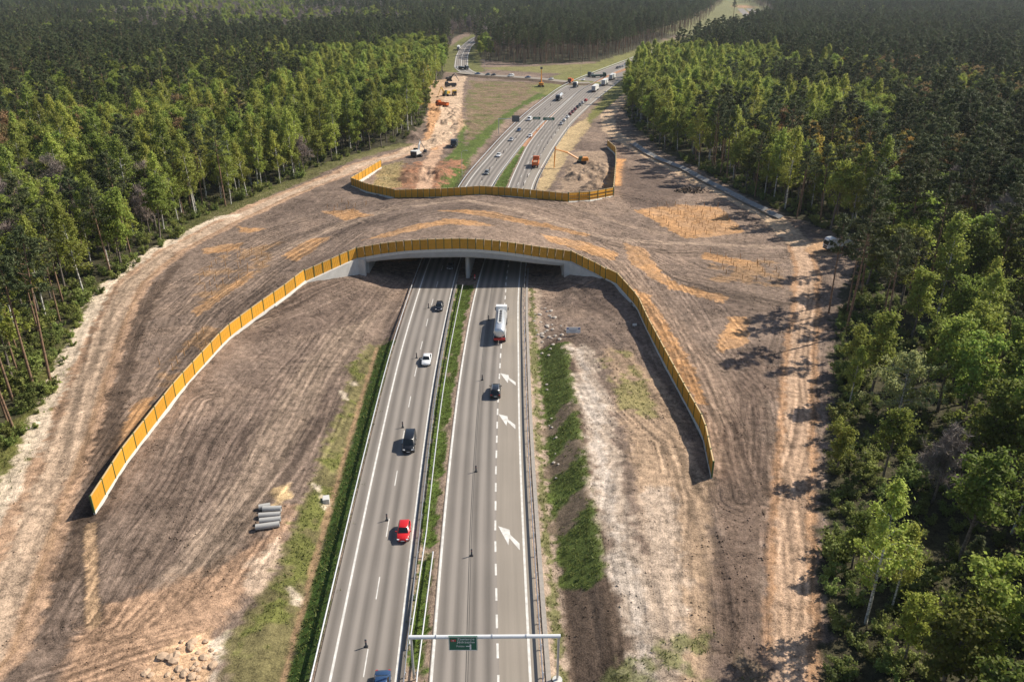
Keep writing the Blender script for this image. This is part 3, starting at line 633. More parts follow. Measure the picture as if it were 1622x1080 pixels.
while y < 520: dash(DASH, y, y + 4, .2, road_s); y += 12
AR = [(737, 378), (788, 394), (791, 416), (833, 456), (834, 486), (787, 432), (783, 463)]
for ax, ay in ((789.2, 833), (789.5, 655.5), (792.5, 591)):
    base = P(ax, ay); a0 = W([(530 + a * .3518, 700 + b * .3518) for a, b in AR]); a0 = a0 - a0[0] + base[:2]
    me = bpy.data.meshes.new('direction_arrow'); me.from_pydata([(p[0], p[1], .007) for p in a0], [], [(0, 1, 2, 5), (0, 5, 6), (2, 3, 4, 5)]); me.materials.append(M_WHITE)
    link('direction_arrow', me, road_s)

# side roads far behind
def poly_road(name, pts, hw, z, mt, label=None, parent=None):
    p = np.array(pts); d = np.gradient(p, axis=0); d /= np.hypot(d[:, 0], d[:, 1])[:, None]; nrm = np.c_[-d[:, 1], d[:, 0]]
    l = p + nrm * hw; r = p - nrm * hw; zz_ = np.zeros(len(p)) + z; v = np.r_[np.c_[l, zz_], np.c_[r, zz_]]; k = len(p)
    f = np.array([(i, k + i, k + i + 1, i + 1) for i in range(k - 1)]); me = np_mesh(name, v, f, mt)
    al = np.r_[0, np.cumsum(np.hypot(*np.diff(p, axis=0).T))]
    a = me.attributes.new('lane', 'FLOAT_VECTOR', 'POINT'); a.data.foreach_set('vector', np.r_[np.c_[np.full(k, hw), al, al * 0], np.c_[np.full(k, -hw), al, al * 0]].astype(np.float32).ravel())
    o = link(name, me, parent)
    if label: tag(o, label, 'road', kind='structure')
    return o
road_f = poly_road('road', LR, 6.0, .3, M_ASPH, 'two-lane road leading away from the junction into the woods')
poly_road('edge_line', LR + np.array([5.2, 0]), .2, .307, M_WHITE, None, road_f); poly_road('edge_line', LR - np.array([5.2, 0]), .2, .307, M_WHITE, None, road_f); poly_road('centre_line', LR, .2, .307, M_WHITE, None, road_f)
road_j = poly_road('road', JR, 4.5, .34 + jr_h(JR[:, 0]), M_ASPH2, 'slip road crossing in front of the woods to the junction')

# ------------------------------------------------------------------ wildlife overpass
yl0, yl1 = near_edge(np.array([BX0, BX1])); yf0, yf1 = far_edge(np.array([BX0, BX1]))
ov = empty('wildlife_overpass', (-12, 216, 0), 0, 'arched concrete wildlife overpass covered with earth spanning the motorway', 'overpass')
def rel(p): return (p[0] + 12, p[1] - 216, p[2])
xs = np.linspace(BX0, BX1, 41)
ztop = np.interp(xs, [p[0] for p in NEAR[NI0:NI1 + 1]], [p[2] for p in NEAR[NI0:NI1 + 1]])
kk = np.hanning(7); kk /= kk.sum(); ztop[3:-3] = np.convolve(ztop, kk, 'valid')
u = (xs - (BX0 + BX1) / 2) / ((BX1 - BX0) / 2); sof = ztop - (2.05 - .85 * u ** 2)
ztopf = np.interp(xs, [p[0] for p in FARF[FI0:FI1 + 1]], [p[2] for p in FARF[FI0:FI1 + 1]])
ztopf[3:-3] = np.convolve(ztopf, kk, 'valid')
def face_beam(yfun, sgn, name):
    mb = MB(); secs = []
    for x, a, b in zip(xs, *((ztop, sof) if sgn > 0 else (ztopf, sof + ztopf - ztop))):
        y = float(yfun(np.array([x]))[0])
        secs.append([rel(p) for p in ((x, y, a), (x, y + sgn * .6, a), (x, y + sgn * .6, b), (x, y + sgn * .12, b), (x, y, b + .1))])
    mb.loft(secs); return mb.build(name, M_CONC, ov)
face_beam(near_edge, 1, 'edge_beam'); face_beam(far_edge, -1, 'edge_beam')
mb = MB(); secs = []
for x, a, b in zip(xs, ztop, sof):
    y0_ = float(near_edge(np.array([x]))[0]) + .62; y1_ = float(far_edge(np.array([x]))[0]) - .62; e = float(np.interp(x, xs, ztopf)) - a
    secs.append([rel(p) for p in ((x, y0_, b + .25), (x, y1_, b + .25 + e), (x, y1_, b + .7 + e), (x, y0_, b + .7))])
mb.loft(secs).build('deck_slab', M_CONC, ov)
mb = MB(); secs = []
for x, b in zip(xs, sof):       # lower string of the deck, set back from the face
    y0_ = float(near_edge(np.array([x]))[0]) + .5; secs.append([rel(p) for p in ((x, y0_, b - .32), (x, y0_ + 2.5, b - .32), (x, y0_ + 2.5, b - .002), (x, y0_, b - .002))])
mb.loft(secs[1:-1]).build('edge_girder', M_CONC, ov)
pxm = (L0(216) + R0(216)) / 2
mb = MB(); mb.box(rel((pxm, 218, 3.0)), (1.0, 54, 6.6), rz=-.05, ch=.3); mb.build('pier', M_CONC, ov)
for s, xa in ((1, BX0 + 2.4), (-1, BX1 - 2.0)):
    ya_ = float(near_edge(np.array([xa]))[0]); yb_ = float(far_edge(np.array([xa]))[0])
    zt = float(np.interp(xa, xs, sof)) - .35
    mb = MB(); mb.box(rel((xa - s * 1.2, (ya_ + yb_) / 2 + .3, (zt - 2.5) / 2)), (2.4, yb_ - ya_ - 2.2, zt + 2.5)); mb.build('abutment', M_CONC, ov)
    mb = MB(); mb.box(rel((xa - s * 2.6, (ya_ + yb_) / 2, zt / 2 - .4)), (.8, yb_ - ya_ - 1.6, zt + 1.2)); mb.build('back_wall', M_CONC, ov)
def wing(pts, name):
    mb = MB(); secs = []
    for i, (x, y, z, zb) in enumerate(pts):
        j0, j1 = max(i - 1, 0), min(i + 1, len(pts) - 1); d = np.array(pts[j1][:2]) - np.array(pts[j0][:2]); d /= np.hypot(*d); nn = np.array([-d[1], d[0]]) * .45
        secs.append([rel(p) for p in ((x - nn[0], y - nn[1], zb), (x + nn[0], y + nn[1], zb), (x + nn[0], y + nn[1], z), (x - nn[0], y - nn[1], z))])
    mb.loft(secs).build(name, M_CONC_L, ov)
def wpts(a, b, pts, zb0):
    out = []
    for k in range(a, b + (1 if b > a else -1), 1 if b > a else -1): p = pts[k]; out.append((p[0], p[1], p[2] + .02, zb0))
    return out
wing([(BX0 + 1.9, NEAR[9][1] - .2, NEAR[9][2] - .25, -1.5), (BX0, NEAR[9][1] + .0, NEAR[9][2], -1.5)] + wpts(8, 5, NEAR, -1.0), 'wing_wall')
wing([(BX1 - 1.6, NEAR[18][1] - .1, NEAR[18][2] - .2, -1.5), (BX1, NEAR[18][1], NEAR[18][2], -1.5)] + wpts(19, 23, NEAR, -1.0), 'wing_wall')
wing([(BX0, FARF[3][1], FARF[3][2], -1), tuple(FARF[2]) + (-1,), tuple(FARF[1]) + (-1,)], 'wing_wall')
wing([(BX1, float(yf1), 5.4, -1), tuple(FARF[7]) + (-1,), tuple(FARF[8]) + (-1,), tuple(FARF[9]) + (-1,)], 'wing_wall')

# ------------------------------------------------------------------ yellow noise barriers
def board_mat(name, col):
    m = mat(name, col, .6, .16, 1.2); t = m.node_tree; n = t.nodes; l = t.links; b = n['Principled BSDF']
    tc = n.new('ShaderNodeTexCoord'); wv = n.new('ShaderNodeTexWave'); wv.inputs['Scale'].default_value = 1.6; wv.bands_direction = 'X'
    l.new(tc.outputs['Object'], wv.inputs['Vector']); bp = n.new('ShaderNodeBump'); bp.inputs['Strength'].default_value = .5; bp.inputs['Distance'].default_value = .04
    l.new(wv.outputs['Fac'], bp.inputs['Height']); l.new(bp.outputs[0], b.inputs['Normal'])
    oi = n.new('ShaderNodeObjectInfo'); src = b.inputs['Base Color'].links[0].from_socket
    mr = n.new('ShaderNodeMapRange'); mr.inputs[3].default_value = .84; mr.inputs[4].default_value = 1.12; l.new(oi.outputs['Random'], mr.inputs[0])
    vm = n.new('ShaderNodeVectorMath'); vm.operation = 'SCALE'; l.new(src, vm.inputs[0]); l.new(mr.outputs[0], vm.inputs['Scale']); l.new(vm.outputs[0], b.inputs['Base Color'])
    return m
M_PANEL = board_mat('ochre_panel', (0.60, 0.29, 0.022)); M_CAP = mat('pale_cap', (0.55, 0.40, 0.20), .6, .1, 2); M_POSTG = mat('green_post', (0.075, 0.13, 0.045), .55, .15, 3)
M_PLINTH = mat('plinth_concrete', (0.62, 0.60, 0.55), .85, .12, 1.5)
PANEL_ME = {}
def panel_mesh(w, h):
    k = (round(w, 1), round(h, 1))
    if k not in PANEL_ME:
        mb = MB(); mb.box((0, 0, h / 2), (1, .12, h)); PANEL_ME[k] = mb.mesh('panel', M_PANEL)
        mb = MB(); mb.box((0, 0, h + .05), (1.0, .2, .1)); PANEL_ME[k] = (PANEL_ME[k], mb.mesh('panel_cap', M_CAP))
    return PANEL_ME[k]
mbp = MB(); mbp.box((0, 0, 1.37), (.16, .26, 2.9)); POST_ME = mbp.mesh('post', M_POSTG)
def barrier(pts, pitch, label, plinth, h=2.55, sink=0.0, rails=()):
    p = np.array([q[:3] for q in pts]); d = np.r_[0, np.cumsum(np.hypot(*np.diff(p[:, :2], axis=0).T))]
    n = max(1, int(round(d[-1] / pitch))); s = np.linspace(0, d[-1], n + 1)
    q = np.c_[[np.interp(s, d, p[:, k]) for k in range(3)]].T
    mid = q[len(q) // 2]; root = empty('noise_barrier', tuple(mid), 0, label, 'fence', 'yellow noise barrier sections')
    for i in range(n):
        a, b = q[i], q[i + 1]; c = (a + b) / 2; L = np.hypot(*(b - a)[:2]); rz = math.atan2(b[1] - a[1], b[0] - a[0])
        zb = min(a[2], b[2]) + (plinth if plinth else 0) - sink
        tilt = math.atan2(b[2] - a[2], L)
        pm, cm = panel_mesh(L, h)
        o = link('panel', pm, root, tuple(np.array([c[0], c[1], (a[2] + b[2]) / 2 + plinth]) - mid)); o.rotation_euler = (0, -tilt, rz); o.scale = (L - .06, 1, 1)
        k = link('panel_cap', cm, o)
        if plinth:
            mb = MB(); mb.box((0, 0, 0), (L - .02, .3, plinth + .7)); pl = mb.build('plinth', M_PLINTH, root, loc=tuple(np.array([c[0], c[1], (a[2] + b[2]) / 2 + plinth / 2 - .37]) - mid)); pl.rotation_euler = (0, -tilt, rz)
    for i in range(n + 1):
        j0, j1 = max(i - 1, 0), min(i + 1, n); rz = math.atan2(q[j1][1] - q[j0][1], q[j1][0] - q[j0][0])
        o = link('post', POST_ME, root, tuple(q[i] + np.array([0, 0, (plinth or 0) - .06]) - mid)); o.rotation_euler = (0, 0, rz)
        if rails: o.scale = (1, 1.6, 1)
    if rails:
        for i in range(n):
            a, b = q[i], q[i + 1]; c = (a + b) / 2; L = np.hypot(*(b - a)[:2]); rz = math.atan2(b[1] - a[1], b[0] - a[0]); nn = np.array([b[1] - a[1], -(b[0] - a[0])]) / L * .17
            for zr in rails:
                mb = MB(); mb.box((0, 0, 0), (L, .1, .14)); o = mb.build('rail', M_DARKMET, root, loc=tuple(np.array([c[0] + nn[0], c[1] + nn[1], (a[2] + b[2]) / 2 + zr]) - mid)); o.rotation_euler = (0, -math.atan2(b[2] - a[2], L), rz)
    return root
barrier(NEAR[:8], 4.0, 'sunlit yellow noise barrier on white plinth curving through the churned field', .4)
barrier(NEAR[7:NI0 + 1], 2.5, 'short yellow noise barrier above the pale sunlit wing wall', .12)
barrier(NEAR[NI0:NI1 + 1], 1.93, 'shaded ochre noise barrier along the front edge of the overpass', .03)
barrier(NEAR[NI1:22], 1.95, 'ochre noise barrier above the shaded bluish wing wall', .12)
barrier(NEAR[21:], 3.6, 'ochre noise barrier bending beside the chip strip and casting a broad shadow', .4)
barrier(FARF[:2], 4.0, 'bright yellow noise barrier section beside the white excavator yard', .4)
barrier(FARF[1:FI0 + 1], 2.2, 'ochre noise barrier with plinth joining the far edge of the overpass', .3)
barrier(FARF[FI0:FI1 + 1], 2.0, 'long ochre noise barrier along the rear edge of the overpass', .05)
barrier(FARF[FI1:10], 4.0, 'yellow noise barrier with dark frame rails facing the earth ramp', .3, rails=(.9, 2.0))
barrier(FARF[9:], 4.0, 'ochre noise barrier around the muddy excavation beside the long-arm excavator', .4)

# ------------------------------------------------------------------ guard rails
def rail_profile(h): return [(0, h - .16), (.07, h - .1), (.02, h), (.07, h + .1), (0, h + .16), (-.05, h + .16), (-.05, h - .16)]
mbp = MB(); mbp.box((0, 0, .2), (.1, .12, 1.0)); RPOST = mbp.mesh('post', M_STEEL)
def guard_rail(fn, y0, y1, label, side=1, step=4.0, posts=True, zb=None):
    ys = np.arange(y0, y1 + .01, step); x = fn(ys); root = empty('guard_rail', (float(x[0]), y0, 0), 0, label, 'guard rail', 'motorway guard rails')
    secs = [[(float(xx - x[0]) + side * a, float(yy_ - y0), b) for a, b in rail_profile(.68)] for xx, yy_ in zip(x, ys)]
    mb = MB(); mb.loft(secs); mb.build('beam', M_STEEL, root)
    if posts:
        for xx, yy_ in zip(x[:300], ys): link('post', RPOST, root, (float(xx - x[0]) - side * .12, float(yy_ - y0), 0))
    else:
        mb = MB()
        for xx, yy_ in zip(x, ys): mb.box((float(xx - x[0]) - side * .12, float(yy_ - y0), .2), (.1, .12, 1.0))
        o = mb.build('posts', M_STEEL, root); o['kind'] = 'stuff'
guard_rail(lambda y: L1(y) - 1.95, 40, 248, 'steel guard rail above the grassy ditch beside the motorway', 1)
guard_rail(lambda y: L1(y) - 2.1, 252, 900, 'steel guard rail beyond the overpass on the verge of the oncoming lanes', 1, 8, False)
guard_rail(lambda y: L0(y) + .95, 40, 187, 'steel guard rail of the grass median beside the oncoming lanes', -1)
guard_rail(lambda y: L0(y) + 1.05, 250, 640, 'steel guard rail beyond the overpass beside the bright median grass', -1, 8, False)
guard_rail(lambda y: L0(y) + np.interp(y, [66, 88, 120, 185], [1.1, 1.9, 2.1, 2.6]), 68, 185, 'thin steel guard rail running down the middle of the grass median', 1)
guard_rail(lambda y: R0(y) - np.interp(y, [40, 64, 90], [1.5, 1.5, .9]), 40, 84, 'short guard rail in front of the gantry leg on the median', 1)
guard_rail(lambda y: R1(y) + 1.35, 40, 248, 'steel guard rail beside the pale extra lane', -1)
guard_rail(lambda y: R1(y) + 1.6, 252, 640, 'steel guard rail beyond the overpass beside the queue of cars', -1, 8, False)
M_DRAIN = mat('kerb_drain', (0.30, 0.27, 0.24), .9, .2, 2)
strip('gutter', lambda y: R1(y) + 1.75, lambda y: R1(y) + 2.3, 36, 200, .012, M_DRAIN, None, 1)['kind'] = 'structure'

# ------------------------------------------------------------------ trees
def leaf_mat(name, col, var=.35, trans=.35):
    m = bpy.data.materials.new(name); m.use_nodes = True; t = m.node_tree; n = t.nodes; l = t.links
    b = n['Principled BSDF']; b.inputs['Roughness'].default_value = .65; b.inputs['Specular IOR Level'].default_value = .25
    at = n.new('ShaderNodeAttribute'); at.attribute_name = 'leaf'      # random per leaf
    oi = n.new('ShaderNodeObjectInfo')
    def mr(src, a, b_):
        q = n.new('ShaderNodeMapRange'); q.inputs[3].default_value = a; q.inputs[4].default_value = b_; l.new(src, q.inputs[0]); return q.outputs[0]
    hs = n.new('ShaderNodeHueSaturation'); hs.inputs['Color'].default_value = (*col, 1)
    h = n.new('ShaderNodeMath'); h.operation = 'ADD'; l.new(mr(oi.outputs['Random'], .478, .517), h.inputs[0]); l.new(mr(at.outputs['Fac'], -.012, .012), h.inputs[1]); l.new(h.outputs[0], hs.inputs['Hue'])
    v = n.new('ShaderNodeMath'); v.operation = 'MULTIPLY'
    wn_ = n.new('ShaderNodeTexWhiteNoise'); wn_.noise_dimensions = '1D'; l.new(oi.outputs['Random'], wn_.inputs['W'])
    l.new(mr(wn_.outputs['Value'], 1 - var, 1 + var), v.inputs[0]); l.new(mr(at.outputs['Fac'], .65, 1.35), v.inputs[1]); l.new(v.outputs[0], hs.inputs['Value'])
    hs.inputs['Saturation'].default_value = .95
    l.new(hs.outputs[0], b.inputs['Base Color'])
    tr = n.new('ShaderNodeBsdfTranslucent'); l.new(hs.outputs[0], tr.inputs['Color']); mx = n.new('ShaderNodeMixShader'); mx.inputs[0].default_value = trans
    l.new(b.outputs[0], mx.inputs[1]); l.new(tr.outputs[0], mx.inputs[2]); l.new(mx.outputs[0], n['Material Output'].inputs['Surface'])
    return m
LM = {'birch': leaf_mat('birch_leaves', (0.36, 0.40, 0.07), .3, .5), 'leafy': leaf_mat('leafy_leaves', (0.26, 0.31, 0.05), .45, .5), 'pine': leaf_mat('pine_needles', (0.095, 0.115, 0.042), .4, .25),
      'rust': leaf_mat('rust_leaves', (0.30, 0.205, 0.085), .25, .4), 'bare': leaf_mat('bare_twigs', (0.27, 0.22, 0.19), .25, 0), 'blossom': leaf_mat('pale_blossom_leaves', (0.42, 0.42, 0.16), .1, .45),
      'gold': leaf_mat('golden_leaves', (0.44, 0.32, 0.05), .2, .45), 'shrub': leaf_mat('shrub_leaves', (0.20, 0.24, 0.055), .45, .4)}
def bark(name, col, dark, sc):
    m = bpy.data.materials.new(name); m.use_nodes = True; t = m.node_tree; n = t.nodes; l = t.links; b = n['Principled BSDF']; b.inputs['Roughness'].default_value = .85
    tc = n.new('ShaderNodeTexCoord'); mp = n.new('ShaderNodeMapping'); mp.inputs['Scale'].default_value = (1, 1, 3.0); l.new(tc.outputs['Object'], mp.inputs[0])
    nz = n.new('ShaderNodeTexNoise'); nz.inputs['Scale'].default_value = sc; nz.inputs['Detail'].default_value = 5; l.new(mp.outputs[0], nz.inputs['Vector'])
    cr = n.new('ShaderNodeValToRGB'); cr.color_ramp.elements[0].position = .38; cr.color_ramp.elements[0].color = (*dark, 1); cr.color_ramp.elements[1].position = .52; cr.color_ramp.elements[1].color = (*col, 1)
    l.new(nz.outputs['Fac'], cr.inputs[0]); l.new(cr.outputs[0], b.inputs['Base Color']); return m
BK = {'birch': bark('birch_bark', (0.55, 0.53, 0.48), (0.10, 0.09, 0.08), 1.6), 'pine': bark('pine_bark', (0.24, 0.145, 0.09), (0.11, 0.075, 0.055), 1.2), 'grey': bark('grey_bark', (0.17, 0.14, 0.115), (0.07, 0.058, 0.048), 1.5)}
def gen_tree(kind, seed):
    rg = np.random.default_rng(seed); tr = MB(); tips = []           # tips: centre, radius vector, count
    def limb(p0, d, L, r, n=4, droop=0.0, lv=1):
        pts = [np.array(p0, float)]; d = np.array(d, float); d /= np.linalg.norm(d)
        for i in range(n):
            d = d + rg.normal(0, .16, 3) + np.array([0, 0, droop]); d /= np.linalg.norm(d); pts.append(pts[-1] + d * L / n)
        tr.tube(pts, [r * (1 - .85 * i / n) for i in range(n + 1)], 4 if lv > 1 else 5, False); return pts
    if kind == 'birch' or kind == 'blossom':
        H = rg.uniform(17, 21) if kind == 'birch' else 14.5; lean = rg.normal(0, .5, 2)
        pts = [np.array([lean[0] * t * t + .12 * math.sin(4 * t + seed), lean[1] * t * t, H * t]) for t in np.linspace(0, 1, 9)]
        tr.tube(pts, [.2 * (1 - .88 * t) + .012 for t in np.linspace(0, 1, 9)], 7, False)
        n = 30 if kind == 'birch' else 48; lo = .30 if kind == 'birch' else .18
        for i in range(n):
            t = lo + (0.99 - lo) * (i + rg.random()) / n; a = i * 2.4 + rg.normal(0, .4); base = np.array([np.interp(t, np.linspace(0, 1, 9), [p[k] for p in pts]) for k in range(3)])
            prof = math.sin(math.pi * min(1, (t - lo + .1) / (1.06 - lo)) ** .75); L = (2.9 if kind == 'birch' else 6.6) * prof * rg.uniform(.6, 1.25) + .5
            q = limb(base, (math.cos(a), math.sin(a), rg.uniform(.5, 1.1)), L, .045, 4, -.06)
            for j in (2, 3, 4): tips.append((q[j] - np.array([0, 0, .35]), (.72, .72, .95), 78))
        tips.append((pts[-1], (.5, .5, .7), 50)); leaf = (.17, .12)
    elif kind in ('leafy', 'rust', 'gold'):
        H = rg.uniform(13.5, 17); fork = rg.uniform(.28, .4)
        pts = [np.array([.25 * math.sin(3 * t + seed), .2 * math.cos(2 * t + seed), H * .8 * t]) for t in np.linspace(0, 1, 8)]
        tr.tube(pts, [.24 * (1 - .85 * t) + .02 for t in np.linspace(0, 1, 8)], 7, False)
        n = 17
        for i in range(n):
            t = fork + (1 - fork) * (i + rg.random() * .8) / n; a = i * 2.4 + rg.normal(0, .4); base = np.array([np.interp(t, np.linspace(0, 1, 8), [p[k] for p in pts]) for k in range(3)])
            L = 4.6 * (1 - .45 * t) * rg.uniform(.65, 1.15); q = limb(base, (math.cos(a), math.sin(a), rg.uniform(.35, 1.0) + t * .8), L, .075, 4, .02)
            for j in (2, 3, 4):
                for _ in range(2 if j > 2 else 1):
                    d = rg.normal(0, 1, 3); q2 = limb(q[j], d * np.array([1, 1, .6]) + np.array([0, 0, .4]), L * .32, .02, 2, 0, 2)
                    tips.append((q2[-1], (.95, .95, .72), 86 if kind == 'leafy' else 50))
        leaf = (.205, .15)
    elif kind == 'pine':
        H = rg.uniform(18, 22); pts = [np.array([.2 * math.sin(2 * t + seed), .15 * math.cos(3 * t + seed), H * t]) for t in np.linspace(0, 1, 8)]
        tr.tube(pts, [.21 * (1 - .8 * t) + .015 for t in np.linspace(0, 1, 8)], 7, False)
        for i in range(7):
            t = rg.uniform(.3, .6); a = rg.uniform(0, 6.28); limb((pts[0][0], pts[0][1], H * t), (math.cos(a), math.sin(a), .1), rg.uniform(.6, 1.5), .025, 3, 0, 2)
        n = 26
        for i in range(n):
            t = .58 + .41 * (i + rg.random()) / n; a = i * 2.4 + rg.normal(0, .5); L = (2.9 * (1 - ((t - .6) / .42) ** 1.7) + .5) * rg.uniform(.6, 1.2)
            base = np.array([np.interp(t, np.linspace(0, 1, 8), [p[k] for p in pts]) for k in range(3)])
            q = limb(base, (math.cos(a), math.sin(a), rg.uniform(.1, .5)), L, .05, 4, .05)
            for j in (2, 3, 4): tips.append((q[j] + np.array([0, 0, .12]), (.62, .62, .34), 60))
        tips.append((pts[-1], (.5, .5, .4), 60)); leaf = (.25, .07)
    elif kind == 'spruce':
        H = rg.uniform(13, 17); tr.tube([(0, 0, 0), (0, 0, H)], [.2, .02], 7, False); n = 60
        for i in range(n):
            t = .06 + .93 * (i + rg.random()) / n; a = i * 2.4 + rg.normal(0, .3); L = 3.0 * (1 - t) ** .85 * rg.uniform(.8, 1.15) + .2
            q = limb((0, 0, H * t), (math.cos(a), math.sin(a), .05), L, .03, 3, -.03)
            for j in (1, 2, 3): tips.append((q[j], (.4, .4, .22), 24))
        leaf = (.36, .1)
    elif kind == 'bare':
        H = rg.uniform(13, 18); pts = [np.array([.4 * math.sin(2 * t + seed), .3 * math.cos(2.5 * t + seed), H * .75 * t]) for t in np.linspace(0, 1, 8)]
        tr.tube(pts, [.2 * (1 - .85 * t) + .02 for t in np.linspace(0, 1, 8)], 7, False)
        tw = MB(); n = 16
        for i in range(n):
            t = .35 + .65 * (i + rg.random()) / n; a = i * 2.4 + rg.normal(0, .4); base = np.array([np.interp(t, np.linspace(0, 1, 8), [p[k] for p in pts]) for k in range(3)])
            L = 4.4 * (1 - .4 * t) * rg.uniform(.7, 1.2); q = limb(base, (math.cos(a), math.sin(a), rg.uniform(.6, 1.3)), L, .06, 4, .03)
            for j in (2, 3, 4):
                for _ in range(3):
                    d = rg.normal(0, 1, 3) + np.array([0, 0, .6]); q2 = limb(q[j], d, L * .4, .02, 2, .03, 2)
                    tips.append((q2[-1], (.6, .6, .6), 22)); tips.append((q2[1], (.5, .5, .5), 14))
        leaf = (.75, .028)
    else:   # shrub
        H = 2.6; 
        for i in range(9):
            a = i * .7; q = limb((rg.normal(0, .25), rg.normal(0, .25), -.1), (math.cos(a), math.sin(a), rg.uniform(1, 2.4)), rg.uniform(1.2, 2.6), .03, 3, 0, 2)
            for j in (1, 2, 3): tips.append((q[j], (.5, .5, .42), 60))
        leaf = (.14, .1)
    # leaves: small bent quads spread through the clumps
    cs = np.repeat(np.array([t[0] for t in tips]), [t[2] for t in tips], 0); rs = np.repeat(np.array([t[1] for t in tips]), [t[2] for t in tips], 0); N = len(cs)
    d = rg.normal(0, 1, (N, 3)); d /= np.linalg.norm(d, axis=1)[:, None]; pos = cs + d * rs * (np.abs(rg.normal(0, .62, (N, 1))))
    nn = d * .7 + rg.normal(0, .6, (N, 3)) + np.array([0, 0, .45]); nn /= np.linalg.norm(nn, axis=1)[:, None]
    ax = np.cross(nn, rg.normal(0, 1, (N, 3)))
    if kind == 'bare': ax = d + rg.normal(0, .4, (N, 3)) + np.array([0, 0, .5])
    ax /= np.linalg.norm(ax, axis=1)[:, None] + 1e-9; bx = np.cross(nn, ax); bx /= np.linalg.norm(bx, axis=1)[:, None] + 1e-9
    sc = rg.uniform(.65, 1.3, (N, 1)); a = ax * leaf[0] * sc; b = bx * leaf[1] * sc
    v = np.stack([pos - a, pos - b + nn * .03, pos + a, pos + b + nn * .03], 1).reshape(-1, 3); f = np.arange(4 * N).reshape(-1, 4)
    mkey = {'spruce': 'pine'}.get(kind, kind)
    crown = np_mesh('crown', v, f, LM[mkey]); at = crown.attributes.new('leaf', 'FLOAT', 'POINT'); at.data.foreach_set('value', np.repeat(rg.random(N), 4).astype(np.float32))
    trunk = tr.mesh('trunk', BK['birch' if kind in ('birch', 'blossom') else 'pine' if kind == 'pine' else 'grey'], True)
    return trunk, crown, H
KINDS = {'birch': 4, 'leafy': 4, 'pine': 4, 'rust': 2, 'gold': 1, 'bare': 3, 'spruce': 2, 'blossom': 1, 'shrub': 3}
TREES = {k: [gen_tree(k, 100 * i + 17 + s) for s in range(n)] for i, (k, n) in enumerate(KINDS.items())}
NAMES = {'birch': 'birch_tree', 'leafy': 'broadleaf_tree', 'pine': 'pine_tree', 'rust': 'rust_leaved_tree', 'gold': 'golden_tree', 'bare': 'bare_tree', 'spruce': 'spruce_tree', 'blossom': 'blossoming_tree', 'shrub': 'shrub'}
# what grows where: canopy points of the photograph, kinds and shares
MIX = [(50, 430, 'pine4 birch4 leafy2'), (100, 300, 'leafy5 birch2 bare2 pine1'), (190, 240, 'rust2 leafy4 birch3'), (300, 250, 'birch6 pine2 leafy2'), (450, 220, 'birch5 leafy4 bare1'), (600, 180, 'leafy6 birch4'), (660, 130, 'leafy8 gold1 birch2'),
       (60, 160, 'leafy7 pine3'), (180, 130, 'pine3 leafy6 rust1'), (300, 130, 'leafy6 pine2 bare1'), (400, 110, 'birch3 pine3 leafy4'), (130, 95, 'pine6 leafy3'), (30, 95, 'leafy5 pine4'), (230, 75, 'leafy4 bare2 pine3'), (390, 60, 'pine6 bare2 leafy1'), (200, 45, 'bare4 leafy3 pine2'), (40, 45, 'leafy4 pine4 bare1'), (420, 40, 'leafy4 bare4'), (520, 35, 'bare5 leafy3'), (560, 110, 'leafy7 birch3'), (640, 80, 'leafy9'), (100, 65, 'pine7 leafy2 bare1'), (300, 60, 'pine5 bare3 leafy2'), (500, 70, 'pine9 leafy1'), (620, 50, 'pine9'),
       (100, 20, 'pine5 leafy3 bare2'), (300, 20, 'bare6 leafy2 birch1'), (450, 10, 'bare4 leafy5'), (550, 10, 'bare6 pine3'), (700, 20, 'pine6 leafy4'), (780, 50, 'bare5 pine4 leafy1'), (900, 60, 'pine9'), (1000, 40, 'pine9'), (900, 10, 'pine9'), (240, 100, 'leafy4 pine4 birch1'),
       (1030, 110, 'birch7 leafy3'), (1100, 150, 'leafy6 birch4'), (1250, 180, 'birch5 leafy5'), (1180, 110, 'leafy8 birch2'), (1330, 140, 'pine4 leafy4'), (1300, 80, 'pine9 leafy1'), (1180, 50, 'pine9'), (1400, 60, 'pine9'), (1550, 50, 'pine8 leafy2'), (1550, 10, 'pine9'), (1480, 150, 'rust3 pine4 leafy3 gold1'),
       (1550, 250, 'pine8 leafy1'), (1600, 350, 'pine9 bare1'), (1390, 250, 'pine4 rust2 gold2 leafy2'), (1300, 280, 'birch3 pine4 leafy3'), (1480, 360, 'pine6 leafy2'), (1550, 470, 'leafy5 birch3 pine2'), (1420, 560, 'birch5 leafy4'), (1500, 700, 'bare1 leafy6 birch1'), (1400, 800, 'birch4 leafy4'), (1550, 900, 'leafy6 pine2 birch2'), (1350, 950, 'leafy8'), (1600, 600, 'leafy8'), (1380, 430, 'pine8 leafy2')]
MIXP = np.array([P(a, b, 14)[:2] for a, b, c in MIX]); MIXL = []
for _, _, c in MIX:
    ks = [(w[:-1], int(w[-1])) for w in c.split()]; tot = sum(w for _, w in ks); MIXL.append(([k for k, _ in ks], np.cumsum([w / tot for _, w in ks])))
ROADBUF = [np.c_[(L1(np.arange(250, 2250, 20.)) + R1(np.arange(250, 2250, 20.))) / 2, np.arange(250, 2250, 20.)]]
def scatter(y0, y1, sp, margin=1.12):
    ys = np.arange(y0, y1, sp); out = []
    for yy_ in ys:
        w = (811 / FPX) * (yy_ * cT + CAMH * sT) * margin + 34; xs_ = np.arange(-w, w, sp); out.append(np.c_[xs_, np.full(len(xs_), yy_)])
    p = np.concatenate(out); return p + RNG.uniform(-.48, .48, p.shape) * sp
